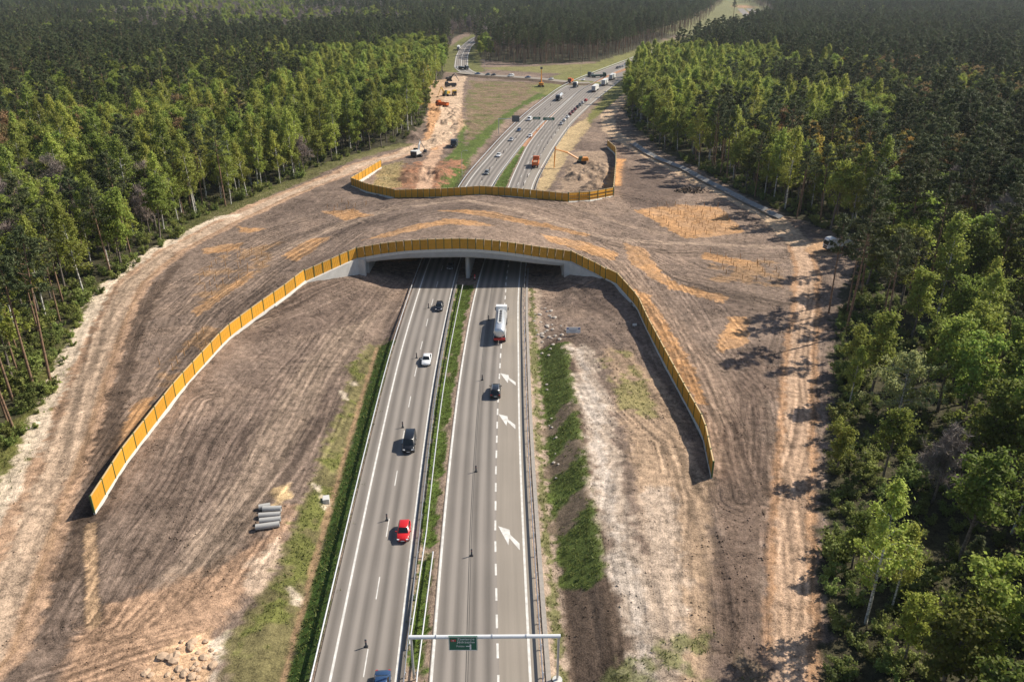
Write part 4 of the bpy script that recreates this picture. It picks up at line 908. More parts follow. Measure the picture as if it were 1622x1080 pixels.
HERO = [('birch', 0, 1371, 990, 1.0, 'birch with tall white trunk and drooping bright crown low beside the shaded track'), ('blossom', 0, 1418, 672, .95, 'wide pale yellow-green blossoming tree beside the shaded track'), ('bare', 1, 1475, 800, .95, 'spreading leafless tree with pale crooked limbs among green crowns'),
        ('pine', 1, 1312, 498, 1.02, 'lone dark pine with long bare trunk standing beside the parked white truck'), ('spruce', 0, 1490, 430, 1.1, 'broad dark spruce beside the grassy ride'), ('birch', 2, 1345, 640, .62, 'small bright young birch at the edge of the shaded track'), ('leafy', 1, 1400, 760, .8, 'bright leafy tree below the blossoming tree'),
        ('leafy', 2, 1540, 560, .95, 'large fresh green tree behind the blossoming tree'), ('rust', 0, 178, 330, 1.05, 'large orange-brown budding tree over white birch trunks'), ('bare', 0, 240, 375, 1.0, 'leafless white-limbed tree leaning at the edge of the wide track'), ('gold', 0, 1370, 330, 1.0, 'tall golden tree at the mouth of the grassy ride'),
        ('leafy', 0, 676, 178, .85, 'vivid lime-green tree at the edge of the machine yard'), ('leafy', 3, 1350, 900, .55, 'low leafy young tree at the lower edge of the shaded track'), ('spruce', 1, 1520, 960, .7, 'small dark spruce between leafy crowns')]
pts = np.concatenate([scatter(40, 330, 5.7), scatter(330, 700, 6.5), scatter(700, 1250, 8.0), scatter(1250, 2600, 12.0)])
ins = inside(pts[:, 0], pts[:, 1], CLEAR); D, _, _ = seg_dist(pts[:, 0], pts[:, 1], CLEAR, True)
thin = (pts[:, 0] > 0) & (pts[:, 1] < 190) & (D < 26) & (RNG.random(len(pts)) < np.interp(D, [0, 5, 26], [.7, .55, .25]))
thin |= RNG.random(len(pts)) < np.where(pts[:, 1] < 400, .12, .06)
m = ~ins & (D > 1.2) & ~thin; pts = pts[m]; D = D[m]
Dr, _, _ = seg_dist(pts[:, 0], pts[:, 1], ROADBUF[0]); Dl, _, _ = seg_dist(pts[:, 0], pts[:, 1], LR)
m = ~((Dr < np.interp(pts[:, 1], [640, 1200], [27, 34])) & (pts[:, 1] > 640)) & (Dl > 10); pts = pts[m]; D = D[m]
m = ~((pts[:, 1] < 70) & (np.abs(pts[:, 0]) < 30)); pts = pts[m]; D = D[m]
for hk, _, hx, hy, hs, _ in HERO:
    p = P(hx, hy, 1); w = {'blossom': 8.5, 'bare': 5.0}.get(hk, 3.5); m = (np.hypot(pts[:, 0] - p[0], pts[:, 1] - p[1]) > w) & (np.hypot(pts[:, 0] - p[0] * .94, pts[:, 1] - p[1] * .94) > w); pts = pts[m]; D = D[m]
p = P(1318, 396, 1.9); m = (np.hypot(pts[:, 0] - p[0] - 3, pts[:, 1] - p[1]) > 8) & (np.hypot(pts[:, 0] - p[0] * .93 - 2, pts[:, 1] - p[1] * .93) > 8); pts = pts[m]; D = D[m]
# a grassy ride into the right-hand wood and a small far clearing
ride = W([(1345, 300), (1400, 250), (1450, 215)], 0); Dd, _, _ = seg_dist(pts[:, 0], pts[:, 1], ride); m = Dd > 4; pts = pts[m]; D = D[m]
fc = W([(1150, 25), (1165, 3)], 0); Dd, _, _ = seg_dist(pts[:, 0], pts[:, 1], fc); m = Dd > 26; pts = pts[m]; D = D[m]
jit = np.c_[fbm(pts[:, 0], pts[:, 1], 30, 90) - .5, fbm(pts[:, 0], pts[:, 1], 30, 95) - .5] * 50 * np.clip(pts[:, 1:2] / 300, .3, 3)
q = pts + jit; dd = (q[:, None, 0] - MIXP[None, :, 0]) ** 2; dd += ((q[:, None, 1] - MIXP[None, :, 1]) * .6) ** 2
best = dd.argmin(1); u = RNG.random(len(pts)); KD = np.array([MIXL[b][0][min(int(np.searchsorted(MIXL[b][1], t)), len(MIXL[b][0]) - 1)] for b, t in zip(best, u)])
SC = np.where((pts[:, 0] > 0) & (pts[:, 1] < 150), RNG.uniform(.6, 1.2, len(pts)), RNG.uniform(.85, 1.42, len(pts))) * np.where(pts[:, 1] > 1250, 1.15, 1.0); ROT = RNG.uniform(0, 6.28, len(pts)); VAR = RNG.integers(0, 100, len(pts))
PZ = z_ground(pts[:, 0], pts[:, 1]) + 22 * smooth(1900, 3600, pts[:, 1])
print('trees', len(pts), {k: int((KD == k).sum()) for k in KINDS})
def near_label(k, x, y, edge, sc):
    if y > 560: place = 'in the dark woods behind the junction' if -60 < x < 260 else 'deep in the distant forest'
    else:
        tr = 'wide pale dirt track' if x < 0 else 'shadow-striped dirt track'
        place = ('at the forest edge beside the ' if edge < 8 else 'in the second rank of trees behind the ' if edge < 22 else 'well inside the forest beyond the ' if edge < 60 else 'deep in the forest beyond the ') + tr
    sz = 'short ' if sc < .85 else 'tall ' if sc > 1.18 else ''
    d = {'birch': 'white-trunked green birch', 'leafy': 'round-crowned broadleaf tree', 'pine': 'dark-crowned pine', 'rust': 'rust-brown tree', 'gold': 'golden-leaved tree', 'bare': 'leafless grey tree', 'spruce': 'conical spruce'}[k]
    return sz + d + ' ' + place
def add_tree(k, var, x, y, z, rot, sc, label, group, tilt=(0, 0)):
    tr, cr, H = TREES[k][var % len(TREES[k])]
    e = bpy.data.objects.new(NAMES[k], None); COL.objects.link(e); e.empty_display_size = .5
    e.location = (x, y, z - .15); e.rotation_euler = (tilt[0], tilt[1], rot); e.scale = (sc, sc, sc * 1.0); tag(e, label, 'shrub' if k == 'shrub' else 'tree', group)
    a = link('trunk', tr, e); b = link('crown', cr, e); return e
sx_, sy_, dep = proj(pts[:, 0], pts[:, 1], PZ + 10 * SC)
vis = (sx_ > -30) & (sx_ < 1652) & (sy_ > -25) & (sy_ < 1200)
solo = np.zeros(len(pts), bool)
for k in KINDS:
    i = np.where((KD == k) & vis)[0]; i = i[np.argsort(dep[i] / SC[i])][:300]; solo[i] = True
for i in np.where(solo)[0]:
    k = KD[i]; add_tree(k, VAR[i], pts[i, 0], pts[i, 1], PZ[i], ROT[i], SC[i], near_label(k, pts[i, 0], pts[i, 1], D[i], SC[i]), near_label(k, pts[i, 0], pts[i, 1], D[i], SC[i]), (RNG.normal(0, .03), RNG.normal(0, .03)))

# the rest of the forest: one mass per kind
def instancer(name, protos, p, z, rot, sc, var, label, cat):
    me = np_mesh(name, np.c_[p, z], np.zeros((0, 3), int)); o = link(name, me); tag(o, label, cat, kind='stuff')
    for an, arr in (('rot', rot), ('sc', sc)):
        a = me.attributes.new(an, 'FLOAT', 'POINT'); a.data.foreach_set('value', np.asarray(arr, np.float32))
    a = me.attributes.new('var', 'INT', 'POINT'); a.data.foreach_set('value', np.asarray(var, np.int32))
    ng = bpy.data.node_groups.new(name + '_spread', 'GeometryNodeTree'); ng.interface.new_socket('Geometry', in_out='INPUT', socket_type='NodeSocketGeometry'); ng.interface.new_socket('Geometry', in_out='OUTPUT', socket_type='NodeSocketGeometry')
    n = ng.nodes; l = ng.links; gi_ = n.new('NodeGroupInput'); go = n.new('NodeGroupOutput'); iop = n.new('GeometryNodeInstanceOnPoints'); jn = n.new('GeometryNodeJoinGeometry')
    for tro, cro in protos:
        j = n.new('GeometryNodeJoinGeometry')
        for ob in (tro, cro):
            oi = n.new('GeometryNodeObjectInfo'); oi.inputs['Object'].default_value = ob; oi.transform_space = 'ORIGINAL'; l.new(oi.outputs['Geometry'], j.inputs[0])
        g = n.new('GeometryNodeGeometryToInstance'); l.new(j.outputs[0], g.inputs[0]); l.new(g.outputs[0], jn.inputs[0])
    def na(nm, ty):
        q = n.new('GeometryNodeInputNamedAttribute'); q.data_type = ty; q.inputs['Name'].default_value = nm; return q.outputs['Attribute']
    cx = n.new('ShaderNodeCombineXYZ'); l.new(na('rot', 'FLOAT'), cx.inputs[2]); l.new(gi_.outputs[0], iop.inputs['Points']); l.new(jn.outputs[0], iop.inputs['Instance'])
    iop.inputs['Pick Instance'].default_value = True; l.new(na('var', 'INT'), iop.inputs['Instance Index']); l.new(cx.outputs[0], iop.inputs['Rotation']); l.new(na('sc', 'FLOAT'), iop.inputs['Scale'])
    l.new(iop.outputs[0], go.inputs[0]); md = o.modifiers.new('spread', 'NODES'); md.node_group = ng; return o
def protos_of(k):
    out = []
    for tr, cr, H in TREES[k]:
        a = next((o for o in COL.objects if o.data == tr), None) or link('trunk', tr); b = next((o for o in COL.objects if o.data == cr), None) or link('crown', cr); out.append((a, b))
    return out
FL = {'birch': 'pale green birch canopy making up the light parts of the forest', 'leafy': 'green broadleaf canopy making up the mid-green parts of the forest', 'pine': 'dark pine canopy making up the darkest parts of the forest', 'bare': 'grey leafless canopy in the distant forest', 'rust': 'rust-brown crowns dotted through the distant forest', 'gold': 'golden crowns dotted through the distant forest'}
for k in FL:
    i = np.where((KD == k) & ~solo)[0]
    if len(i): instancer(NAMES[k].replace('_tree', '') + '_forest', protos_of(k), pts[i], PZ[i] - .15, ROT[i], SC[i], VAR[i] % len(TREES[k]), FL[k], 'forest')
# individual trees that stand out at the right and left
for k, v_, hx, hy, s_, lab in HERO:
    p = P(hx, hy, 1.2 if hx > 800 else .6); add_tree(k, v_, p[0], p[1], gz(p[0], p[1]), hx * .7, s_, lab, None)
# understorey and edge shrubs
sp = np.concatenate([scatter(40, 170, 2.3), scatter(170, 330, 3.0), scatter(330, 640, 5.0)]); ins = inside(sp[:, 0], sp[:, 1], CLEAR); Ds, _, _ = seg_dist(sp[:, 0], sp[:, 1], CLEAR, True)
m = ~ins & (Ds > .6) & (RNG.random(len(sp)) < np.where(Ds < 12, .8, .55)) & ~((sp[:, 1] < 70) & (np.abs(sp[:, 0]) < 30)); sp = sp[m]
ssc = RNG.uniform(.35, 1.0, len(sp)) * np.where(RNG.random(len(sp)) < .12, 1.7, 1)
instancer('undergrowth', [tuple(add_tree('shrub', s, *P(a, b, .6)[:2], gz(*P(a, b, .6)[:2]), s, 1.0, lab, None).children) for s, (a, b, lab) in enumerate(((60, 615, 'bright green bush at the forest edge beside the wide pale track'), (285, 372, 'small green bush among birch trunks near the wide track'), (1330, 860, 'dense green bush beside the shaded track')))],
          sp, z_ground(sp[:, 0], sp[:, 1]) - .05, RNG.uniform(0, 6.28, len(sp)), ssc, RNG.integers(0, 3, len(sp)), 'green undergrowth of low shrubs on the forest floor', 'undergrowth')

# ------------------------------------------------------------------ vehicles
PAINT = {}
def paint(name, col, metal=.25):
    if name not in PAINT: PAINT[name] = mat(name + '_car_paint', col, .3, .05, 2, metal=metal, coat=.6)
    return PAINT[name]
paint('red', (0.55, 0.012, 0.012), 0); paint('black', (0.012, 0.013, 0.016)); paint('white', (0.72, 0.73, 0.74), 0); paint('silver', (0.42, 0.43, 0.45)); paint('blue', (0.03, 0.07, 0.16)); paint('darkred', (0.16, 0.015, 0.02)); paint('grey', (0.12, 0.13, 0.14)); paint('teal', (0.05, 0.09, 0.10))
WHEEL = {}
def wheel_mesh(r, w):
    k = (r, w)
    if k not in WHEEL:
        a = MB(); a.cyl((-w / 2, 0, 0), (w / 2, 0, 0), r, 16); b = MB(); b.cyl((-w / 2 - .012, 0, 0), (w / 2 + .012, 0, 0), r * .62, 12)
        WHEEL[k] = (a.mesh('tyre', M_BLACK, False), b.mesh('rim', M_STEEL, False))
    return WHEEL[k]
def wheel(root, x, y, r, w):
    t, rm = wheel_mesh(r, w); o = link('wheel', t, root, (x, y, r)); link('rim', rm, o)
def rsec(y, w, z0, z1, top=.86, rr=.1):
    h = w / 2; return [(-h * .86, y, z0), (h * .86, y, z0), (h, y, z0 + rr * 1.6), (h, y, z0 + (z1 - z0) * .62), (h * .97, y, z1 - rr * .6), (h * top, y, z1), (-h * top, y, z1), (-h * .97, y, z1 - rr * .6), (-h, y, z0 + (z1 - z0) * .62), (-h, y, z0 + rr * 1.6)]
CARS = {}
def car_parts(kind):
    """meshes of a car, front towards +y, origin on the ground at the middle"""
    if kind in CARS: return CARS[kind]
    L, Wd, H = {'hatch': (4.0, 1.75, 1.48), 'sedan': (4.6, 1.8, 1.46), 'suv': (4.7, 1.9, 1.72), 'van': (5.1, 1.95, 1.95)}[kind]
    belt = {'hatch': .92, 'sedan': .92, 'suv': 1.08, 'van': 1.12}[kind]; f = L / 2
    nose = {'hatch': .78, 'sedan': .76, 'suv': .95, 'van': .98}[kind]
    body = MB()
    body.loft([rsec(-f, Wd * .82, .42, belt * .86), rsec(-f + .15, Wd * .95, .26, belt * .97), rsec(-f + .7, Wd, .2, belt), rsec(0, Wd, .2, belt), rsec(f * .38, Wd, .2, belt), rsec(f - .75, Wd * .98, .2, nose + .08), rsec(f - .25, Wd * .9, .25, nose), rsec(f, Wd * .72, .38, nose * .8)])
    # cabin
    yr = {'hatch': -f + .12, 'sedan': -f + .75, 'suv': -f + .1, 'van': -f + .06}[kind]; ytr = {'hatch': -f + .6, 'sedan': -f + 1.45, 'suv': -f + .5, 'van': -f + .25}[kind]
    yf = {'hatch': f - 1.05, 'sedan': f - 1.25, 'suv': f - 1.15, 'van': f - .85}[kind]; ytf = {'hatch': f - 1.75, 'sedan': f - 2.0, 'suv': f - 1.85, 'van': f - 1.6}[kind]
    wb, wt = Wd * .92, Wd * .70 if kind != 'van' else Wd * .8
    B = [(-wb / 2, yr, belt - .02), (wb / 2, yr, belt - .02), (wb / 2, yf, belt - .04), (-wb / 2, yf, belt - .04)]; T = [(-wt / 2, ytr, H), (wt / 2, ytr, H), (wt / 2, ytf, H - .02), (-wt / 2, ytf, H - .02)]
    ym = (ytr + ytf) / 2
    T2 = [(-wt / 2, ytr, H - .04), (wt / 2, ytr, H - .04), (wt / 2, ytf, H - .05), (-wt / 2, ytf, H - .05)]
    Ri = [(-wt * .42, ytr + .12, H), (wt * .42, ytr + .12, H), (wt * .42, ytf - .1, H), (-wt * .42, ytf - .1, H)]
    body.add(B + T2 + Ri, [(0, 1, 5, 4), (1, 2, 6, 5), (2, 3, 7, 6), (3, 0, 4, 7), (4, 5, 9, 8), (5, 6, 10, 9), (6, 7, 11, 10), (7, 4, 8, 11), (8, 9, 10, 11)])
    Bv = [Vector(p) for p in B]; Tv = [Vector(p) for p in T2]
    def pane(a, b, c, d, i0=.09, j0=.1, off=.012):
        a, b, c, d = Vector(a), Vector(b), Vector(c), Vector(d)
        def q(u_, w_): return (a * (1 - u_) + b * u_) * (1 - w_) + (d * (1 - u_) + c * u_) * w_
        nrm = (b - a).cross(d - a).normalized(); cen = (a + b + c + d) / 4
        if (cen - Vector((0, 0, belt * .7))).dot(nrm) < 0: nrm = -nrm
        p = [q(i0, j0), q(1 - i0, j0), q(1 - i0, 1 - j0), q(i0, 1 - j0)]
        return MB().add([x + nrm * off for x in p] + [x - nrm * .02 for x in p], [(0, 1, 2, 3), (0, 4, 5, 1), (1, 5, 6, 2), (2, 6, 7, 3), (3, 7, 4, 0)])
    parts = {'body': body.mesh('body', None, True)}
    wind = [('windscreen', pane(Bv[2], Bv[3], Tv[3], Tv[2], .06, .06)), ('rear_window', pane(Bv[0], Bv[1], Tv[1], Tv[0], .08, .12)), ('side_window', pane(Bv[1], Bv[2], Tv[2], Tv[1], .09, .14)), ('side_window', pane(Bv[3], Bv[0], Tv[0], Tv[3], .09, .14))]
    ex = [(n_, m_.mesh(n_, M_GLASS), None) for n_, m_ in wind]
    for s in (-1, 1):
        m_ = MB(); m_.box((s * Wd * .33, f - .2, nose * .8), (Wd * .17, .36, .16), rz=-s * .35); ex.append(('headlight', m_.mesh('headlight', M_LAMP), None))
        m_ = MB(); m_.box((s * Wd * .38, -f + .07, belt * .8), (Wd * .14, .14, .22)); ex.append(('tail_light', m_.mesh('tail_light', M_RED), None))
        m_ = MB(); m_.box((s * (Wd / 2 + .1), yf - .35, belt + .05), (.2, .12, .14)); ex.append(('mirror', m_.mesh('mirror', None), 'paint'))
    m_ = MB(); m_.box((0, f + .0, .45), (.5, .03, .11)); ex.append(('number_plate', m_.mesh('number_plate', M_SIGNW), None))
    m_ = MB(); m_.box((0, -f - .0, .62), (.5, .03, .11)); ex.append(('number_plate', m_.mesh('number_plate', M_SIGNW), None))
    m_ = MB(); m_.box((0, f - .07, .45), (Wd * .55, .12, .2)); ex.append(('grille', m_.mesh('grille', M_DARKMET), None))
    if kind == 'suv':
        for s in (-1, 1): m_ = MB(); m_.box((s * wt * .46, ym, H + .04), (.05, ytf - ytr - .3, .05)); ex.append(('roof_rail', m_.mesh('roof_rail', M_STEEL), None))
    CARS[kind] = (parts, ex, L, Wd); return CARS[kind]
def setmat(o, m):
    o.material_slots[0].link = 'OBJECT'; o.material_slots[0].material = m
def car(kind, colour, x, y, z, heading, label, group='cars on the motorway', name='car'):
    parts, ex, L, Wd = car_parts(kind); r = empty(name, (x, y, z), heading, label, 'car' if kind != 'van' else 'van', group)
    for me in [parts['body']] + [e[1] for e in ex if e[2]]:
        if not me.materials: me.materials.append(paint('grey', (0, 0, 0)))
    b = link('body', parts['body'], r); setmat(b, PAINT[colour])
    for n_, me, k in ex:
        o = link(n_, me, r if n_ not in ('mirror', 'roof_rail', 'number_plate') else b)
        if k: setmat(o, PAINT[colour])
    for sx in (-1, 1):
        for yy_ in (L / 2 - .8, -L / 2 + .75): wheel(r, sx * (Wd / 2 - .1), yy_, .33, .22)
    return r
def road_heading(fn, y): return math.atan2(-(float(fn(y + 4)) - float(fn(y - 4))), 8.0)
ZR = .006
def near_car(px, py, kind, colour, away, label, fn, group='cars on the motorway'):
    p = P(px, py, 0); h = road_heading(fn, p[1]) + (0 if away else math.pi); return car(kind, colour, p[0], p[1], ZR, h, label, group)
near_car(640, 846, 'hatch', 'red', False, 'bright red hatchback driving in the fast lane', L0)
near_car(649, 706, 'van', 'black', False, 'large black van with grey roof beside a lane post', L0)
near_car(676, 573, 'sedan', 'white', False, 'white saloon car on the motorway beside the grass median', L0)
near_car(696, 489, 'hatch', 'black', False, 'small black car just out of the shadow of the overpass', L0)
near_car(714, 424, 'sedan', 'grey', False, 'dark car with headlights in the shade under the overpass', L0)
near_car(604, 1096, 'sedan', 'blue', False, 'dark blue car entering below the gantry sign', L1)
near_car(785, 623, 'suv', 'black', True, 'black estate car with silver roof rails driving away behind the tanker', R0)
near_car(771, 276, 'hatch', 'grey', False, 'grey car emerging beyond the rear barrier of the overpass', L0)
near_car(790, 248, 'sedan', 'white', False, 'white car alongside the bright median grass beyond the overpass', L0)
near_car(810, 223, 'sedan', 'silver', False, 'silver car following the white car beyond the overpass', L0)
near_car(822, 208, 'hatch', 'blue', False, 'blue-grey car beside a lane post at the end of the median grass', L0)
near_car(839, 191, 'van', 'white', False, 'white van passing the small green direction sign', L0)
near_car(840, 217, 'sedan', 'white', True, 'white car passing the tip of the median grass', R0)
for i, (a, b, k, c, d) in enumerate(((889, 198, 'sedan', 'silver', 'silver car at the tail of the queue in the outer lane'), (894, 192, 'hatch', 'white', 'white car second in the queue from its tail'), (899, 187, 'sedan', 'white', 'white car in the queue behind the row of dark red cars'), (903, 182.5, 'hatch', 'darkred', 'dark red car, rearmost of the red ones in the queue'), (907, 178.6, 'sedan', 'darkred', 'dark red car in the middle of the queue'), (911, 174.8, 'hatch', 'darkred', 'dark red car, foremost of the dark red ones in the queue'), (915, 171, 'sedan', 'black', 'black car in the queue ahead of the dark red cars'), (919, 167.6, 'sedan', 'grey', 'grey car in the queue behind the red car'), (923, 164.4, 'hatch', 'silver', 'silver car directly behind the red car in the queue'), (928, 160.5, 'hatch', 'red', 'bright red car behind the large white box trailer'))):
    near_car(a, b, k, c, True, d, R1, 'cars queuing in the outer lane')
for a, b, k, c, d in ((924, 128, 'sedan', 'white', 'white car passing the works trucks at the junction'), (978, 109, 'suv', 'black', 'black car leading the group coming round the far bend'), (982, 107.6, 'hatch', 'grey', 'grey car second in the group on the far bend'), (986.5, 106, 'hatch', 'silver', 'silver car third in the group on the far bend'), (991, 104, 'van', 'white', 'white van last in the group on the far bend')):
    near_car(a, b, k, c, False, d, L0, 'cars on the far bend')
for a, b, k, c, d in ((759, 117, 'sedan', 'blue', 'dark blue car where the slip road meets the side road'), (770, 118, 'hatch', 'teal', 'teal car on the slip road next to the blue car'), (785, 120, 'hatch', 'black', 'black car on the slip road in front of the dark woods'), (811, 122, 'van', 'white', 'white van on the slip road in front of the dark woods'), (836, 123.5, 'sedan', 'blue', 'blue car on the slip road left of the raised excavator arm'), (877, 126, 'hatch', 'silver', 'silver car on the slip road near the works trucks')):
    q_ = JR[np.argmin(np.abs(proj(JR[:, 0], JR[:, 1], 1.0)[0] - a))]; car(k, c, q_[0], q_[1] - 1.5, .35 + float(jr_h(q_[0])), math.pi / 2 + .55, d, 'cars on the slip road')
for a, b, k, c, d in ((724, 108, 'sedan', 'white', 'white car waiting on the side road beside the dark lorry'),):
    p = P(a, b, .32); car(k, c, p[0], p[1], .31, math.pi, d, None)

def lorry(x, y, z, heading, label, kind, colour, trailer, group=None, cat='lorry'):
    """front towards +y; origin under the rear of the cab"""
    r = empty(kind, (x, y, z), heading, label, cat, group); pm = colour
    cab = MB(); cab.prism([(0.1, .9), (2.15, .9), (2.3, 1.4), (2.22, 2.05), (1.95, 3.2), (1.6, 3.55), (.1, 3.65)], -1.2, 1.2, 'X'); c = cab.build('cab', pm, r)
    m_ = MB(); m_.prism([(2.31, 1.75), (2.255, 2.1), (2.05, 2.85), (2.02, 2.85), (2.2, 2.05), (2.25, 1.75)], -1.08, 1.08, 'X'); m_.build('windscreen', M_GLASS, c)
    for s in (-1, 1):
        m_ = MB(); m_.box((s * 1.21, 1.45, 2.25), (.03, 1.0, .75)); m_.build('side_window', M_GLASS, c)
        m_ = MB(); m_.box((s * 1.42, 2.05, 2.3), (.2, .12, .7)); m_.build('mirror', M_DARKMET, c)
        m_ = MB(); m_.box((s * .9, 2.3, 1.05), (.4, .1, .25)); m_.build('headlight', M_LAMP, c)
    m_ = MB(); m_.box((0, 2.29, 1.35), (1.5, .06, .5)); m_.build('grille', M_DARKMET, c)
    m_ = MB(); m_.box((0, .75, .72), (2.3, 3.1, .4)); m_.build('bumper_frame', M_DARKMET, r)
    def axle(yy_, dual=False):
        for s in (-1, 1): wheel(r, s * (1.02 if dual else 1.07), yy_, .5, .55 if dual else .32)
    axle(1.2)
    if trailer == 'tank':
        m_ = MB(); m_.box((0, -5.2, .95), (1.1, 12.4, .25)); m_.build('chassis', M_DARKMET, r)
        secs = []
        for yy_, sc in ((-11.6, .55), (-11.45, .85), (-11.1, 1), (-.9, 1), (-.55, .85), (-.4, .5)):
            secs.append([(1.24 * sc * math.cos(t), yy_, 2.35 + 1.12 * sc * math.sin(t)) for t in np.linspace(0, 2 * math.pi, 20, endpoint=False)])
        m_ = MB(); m_.loft(secs); tk = m_.build('tank', M_TANK, r, True)
        m_ = MB(); m_.box((0, -5.0, 3.5), (1.05, 7.6, .08), ch=.3); m_.build('walkway', M_WPAINT, tk)
        for i in range(7):
            m_ = MB(); m_.cyl((0, -2.1 - i * .97, 3.5), (0, -2.1 - i * .97, 3.66), .3, 12); h_ = m_.build('hatch', M_DARKMET, tk)
        for s in (-1, 1):
            m_ = MB(); m_.tube([(s * .5, -1.3, 3.55), (s * .5, -1.3, 3.75), (s * .5, -8.7, 3.75), (s * .5, -8.7, 3.55)], .03, 5); m_.build('handrail', M_STEEL, tk)
            m_ = MB(); m_.box((s * .95, -11.75, 1.15), (.45, .12, .35)); m_.build('tail_light', M_RED, r)
            m_ = MB(); m_.box((s * 1.2, -8.8, .95), (.08, 4.6, .7)); m_.build('side_guard', M_WPAINT, r)
        m_ = MB(); m_.box((0, -11.65, 1.1), (2.4, .15, .5)); m_.build('rear_bumper', M_SIGNR, r)
        for yy_ in (-7.6, -8.9, -10.2): axle(yy_, True)
        axle(-1.3, True)
    elif trailer == 'box':
        m_ = MB(); m_.box((0, -6.1, 2.6), (2.55, 12.6, 2.8), ch=.05); b = m_.build('box_body', M_WPAINT, r)
        m_ = MB(); m_.box((0, -12.43, 2.6), (2.35, .06, 2.6)); m_.build('rear_door', M_GREYD, b)
        m_ = MB(); m_.box((0, -6, 1.0), (1.1, 12, .3)); m_.build('chassis', M_DARKMET, r)
        for s in (-1, 1): m_ = MB(); m_.box((s * .95, -12.4, .95), (.4, .1, .25)); m_.build('tail_light', M_RED, r)
        for yy_ in (-8, -9.3, -10.6): axle(yy_, True)
        axle(-1.3, True)
    elif trailer == 'tipper':
        m_ = MB(); m_.box((0, -2.6, .95), (1.1, 6.2, .3)); m_.build('chassis', M_DARKMET, r)
        m_ = MB(); z0_, z1_ = 1.25, 2.65
        for s in (-1, 1): m_.box((s * 1.2, -2.9, (z0_ + z1_) / 2), (.1, 5.4, z1_ - z0_))
        m_.box((0, -.2, 2.1), (2.5, .1, 1.7)); m_.box((0, -5.6, 1.85), (2.5, .1, 1.2)); m_.box((0, -2.9, 1.25), (2.4, 5.4, .1)); b = m_.build('tipper_body', pm, r)
        m_ = MB(); m_.box((0, -2.9, 1.75), (2.26, 5.2, .9), taper=.8); m_.build('load', M_DIRT, r)
        for s in (-1, 1): m_ = MB(); m_.box((s * .95, -5.7, 1.0), (.4, .1, .25)); m_.build('tail_light', M_RED, r)
        axle(-3.2, True); axle(-4.55, True)
    elif trailer == 'flat':
        m_ = MB(); m_.box((0, -4.5, 1.1), (2.5, 9.5, .3)); m_.build('flat_bed', M_DARKMET, r)
        m_ = MB(); m_.box((0, -4.6, 1.7), (2.3, 8.6, .9), taper=.92); m_.build('cargo', pm, r)
        for yy_ in (-6.5, -7.8): axle(yy_, True)
        axle(-1.3, True)
    elif trailer == 'mixer':
        m_ = MB(); m_.box((0, -3.0, .95), (1.1, 7, .3)); m_.build('chassis', M_DARKMET, r)
        secs = []
        for yy_, rr, zz in ((-.4, .6, 2.0), (-1.2, 1.1, 2.15), (-2.6, 1.25, 2.35), (-4.2, 1.0, 2.65), (-5.4, .55, 3.0)): secs.append([(rr * math.cos(t), yy_ + .15 * rr * math.sin(t), zz + rr * math.sin(t)) for t in np.linspace(0, 2 * math.pi, 16, endpoint=False)])
        m_ = MB(); m_.loft(secs); m_.build('drum', M_WPAINT, r, True)
        m_ = MB(); m_.tube([(0, -5.5, 3.3), (0, -6.2, 2.4), (0, -6.4, 1.2)], [.35, .25, .2], 8); m_.build('chute', M_WPAINT, r)
        axle(-3.6, True); axle(-4.9, True)
    return r
M_TANK = mat('polished_tank', (0.66, 0.68, 0.70), .28, .08, .8, metal=.55); M_GREYD = mat('grey_doors', (0.35, 0.37, 0.40), .5, .08, 2); M_DIRT = mat('loaded_earth', (0.30, 0.19, 0.12), .95, .3, 2, bump=.5)
M_CABW = mat('white_cab_paint', (0.72, 0.73, 0.73), .35, .06, 2, coat=.3); M_CABO = mat('orange_cab_paint', (0.60, 0.14, 0.03), .4, .1, 2); M_CABD = mat('dark_cab_paint', (0.04, 0.05, 0.07), .35, .1, 2); M_CABG = mat('green_lorry_paint', (0.07, 0.12, 0.09), .5, .1, 2)
def lorry_at(px, py, away, label, kind, colour, trailer, fn, group=None, cat='lorry', z=ZR):
    p = P(px, py, 0); return lorry(p[0], p[1], z, road_heading(fn, p[1]) + (0 if away else math.pi), label, kind, colour, trailer, group, cat)
p0 = P(791, 546, 0); hd = road_heading(R0, 160)
lorry(p0[0] + 12.0 * -math.sin(hd) * 1.0, p0[1] + 12.0 * math.cos(hd), ZR, hd, 'white tanker lorry with walkway and hatches on its polished tank', 'tanker_lorry', M_CABW, 'tank', None, 'tanker')
lorry_at(849, 262, True, 'orange tipper lorry driving away past the bright median grass', 'tipper_lorry', M_CABO, 'tipper', R0)
lorry_at(884, 160, False, 'white tanker lorry coming towards the overpass beside the median', 'tanker_lorry', M_CABD, 'tank', L0, None, 'tanker')
lorry_at(945, 143, True, 'white box lorry behind which the red car waits', 'box_lorry', M_CABW, 'box', R1, 'box lorries in the queue')
lorry_at(960, 133.5, True, 'grey-white box lorry in the middle of the lorry queue', 'box_lorry', M_CABW, 'box', R1, 'box lorries in the queue')
lorry_at(972, 125, True, 'white box lorry heading the lorry queue', 'box_lorry', M_CABW, 'box', R1, 'box lorries in the queue')
lorry_at(911, 139, False, 'white mixer lorry with dark cab beside the works trucks', 'mixer_lorry', M_CABD, 'mixer', L0)
lorry_at(903, 132, False, 'orange works tipper parked at the junction', 'tipper_lorry', M_CABO, 'tipper', L0)
lorry_at(934, 122, False, 'dark red flatbed lorry at the junction', 'flatbed_lorry', M_CABD, 'flat', L0)
p = P(955, 123, 0); lorry(p[0], p[1], ZR, -1.35, 'long green flatbed lorry turning across the junction', 'flatbed_lorry', M_CABG, 'flat', None)
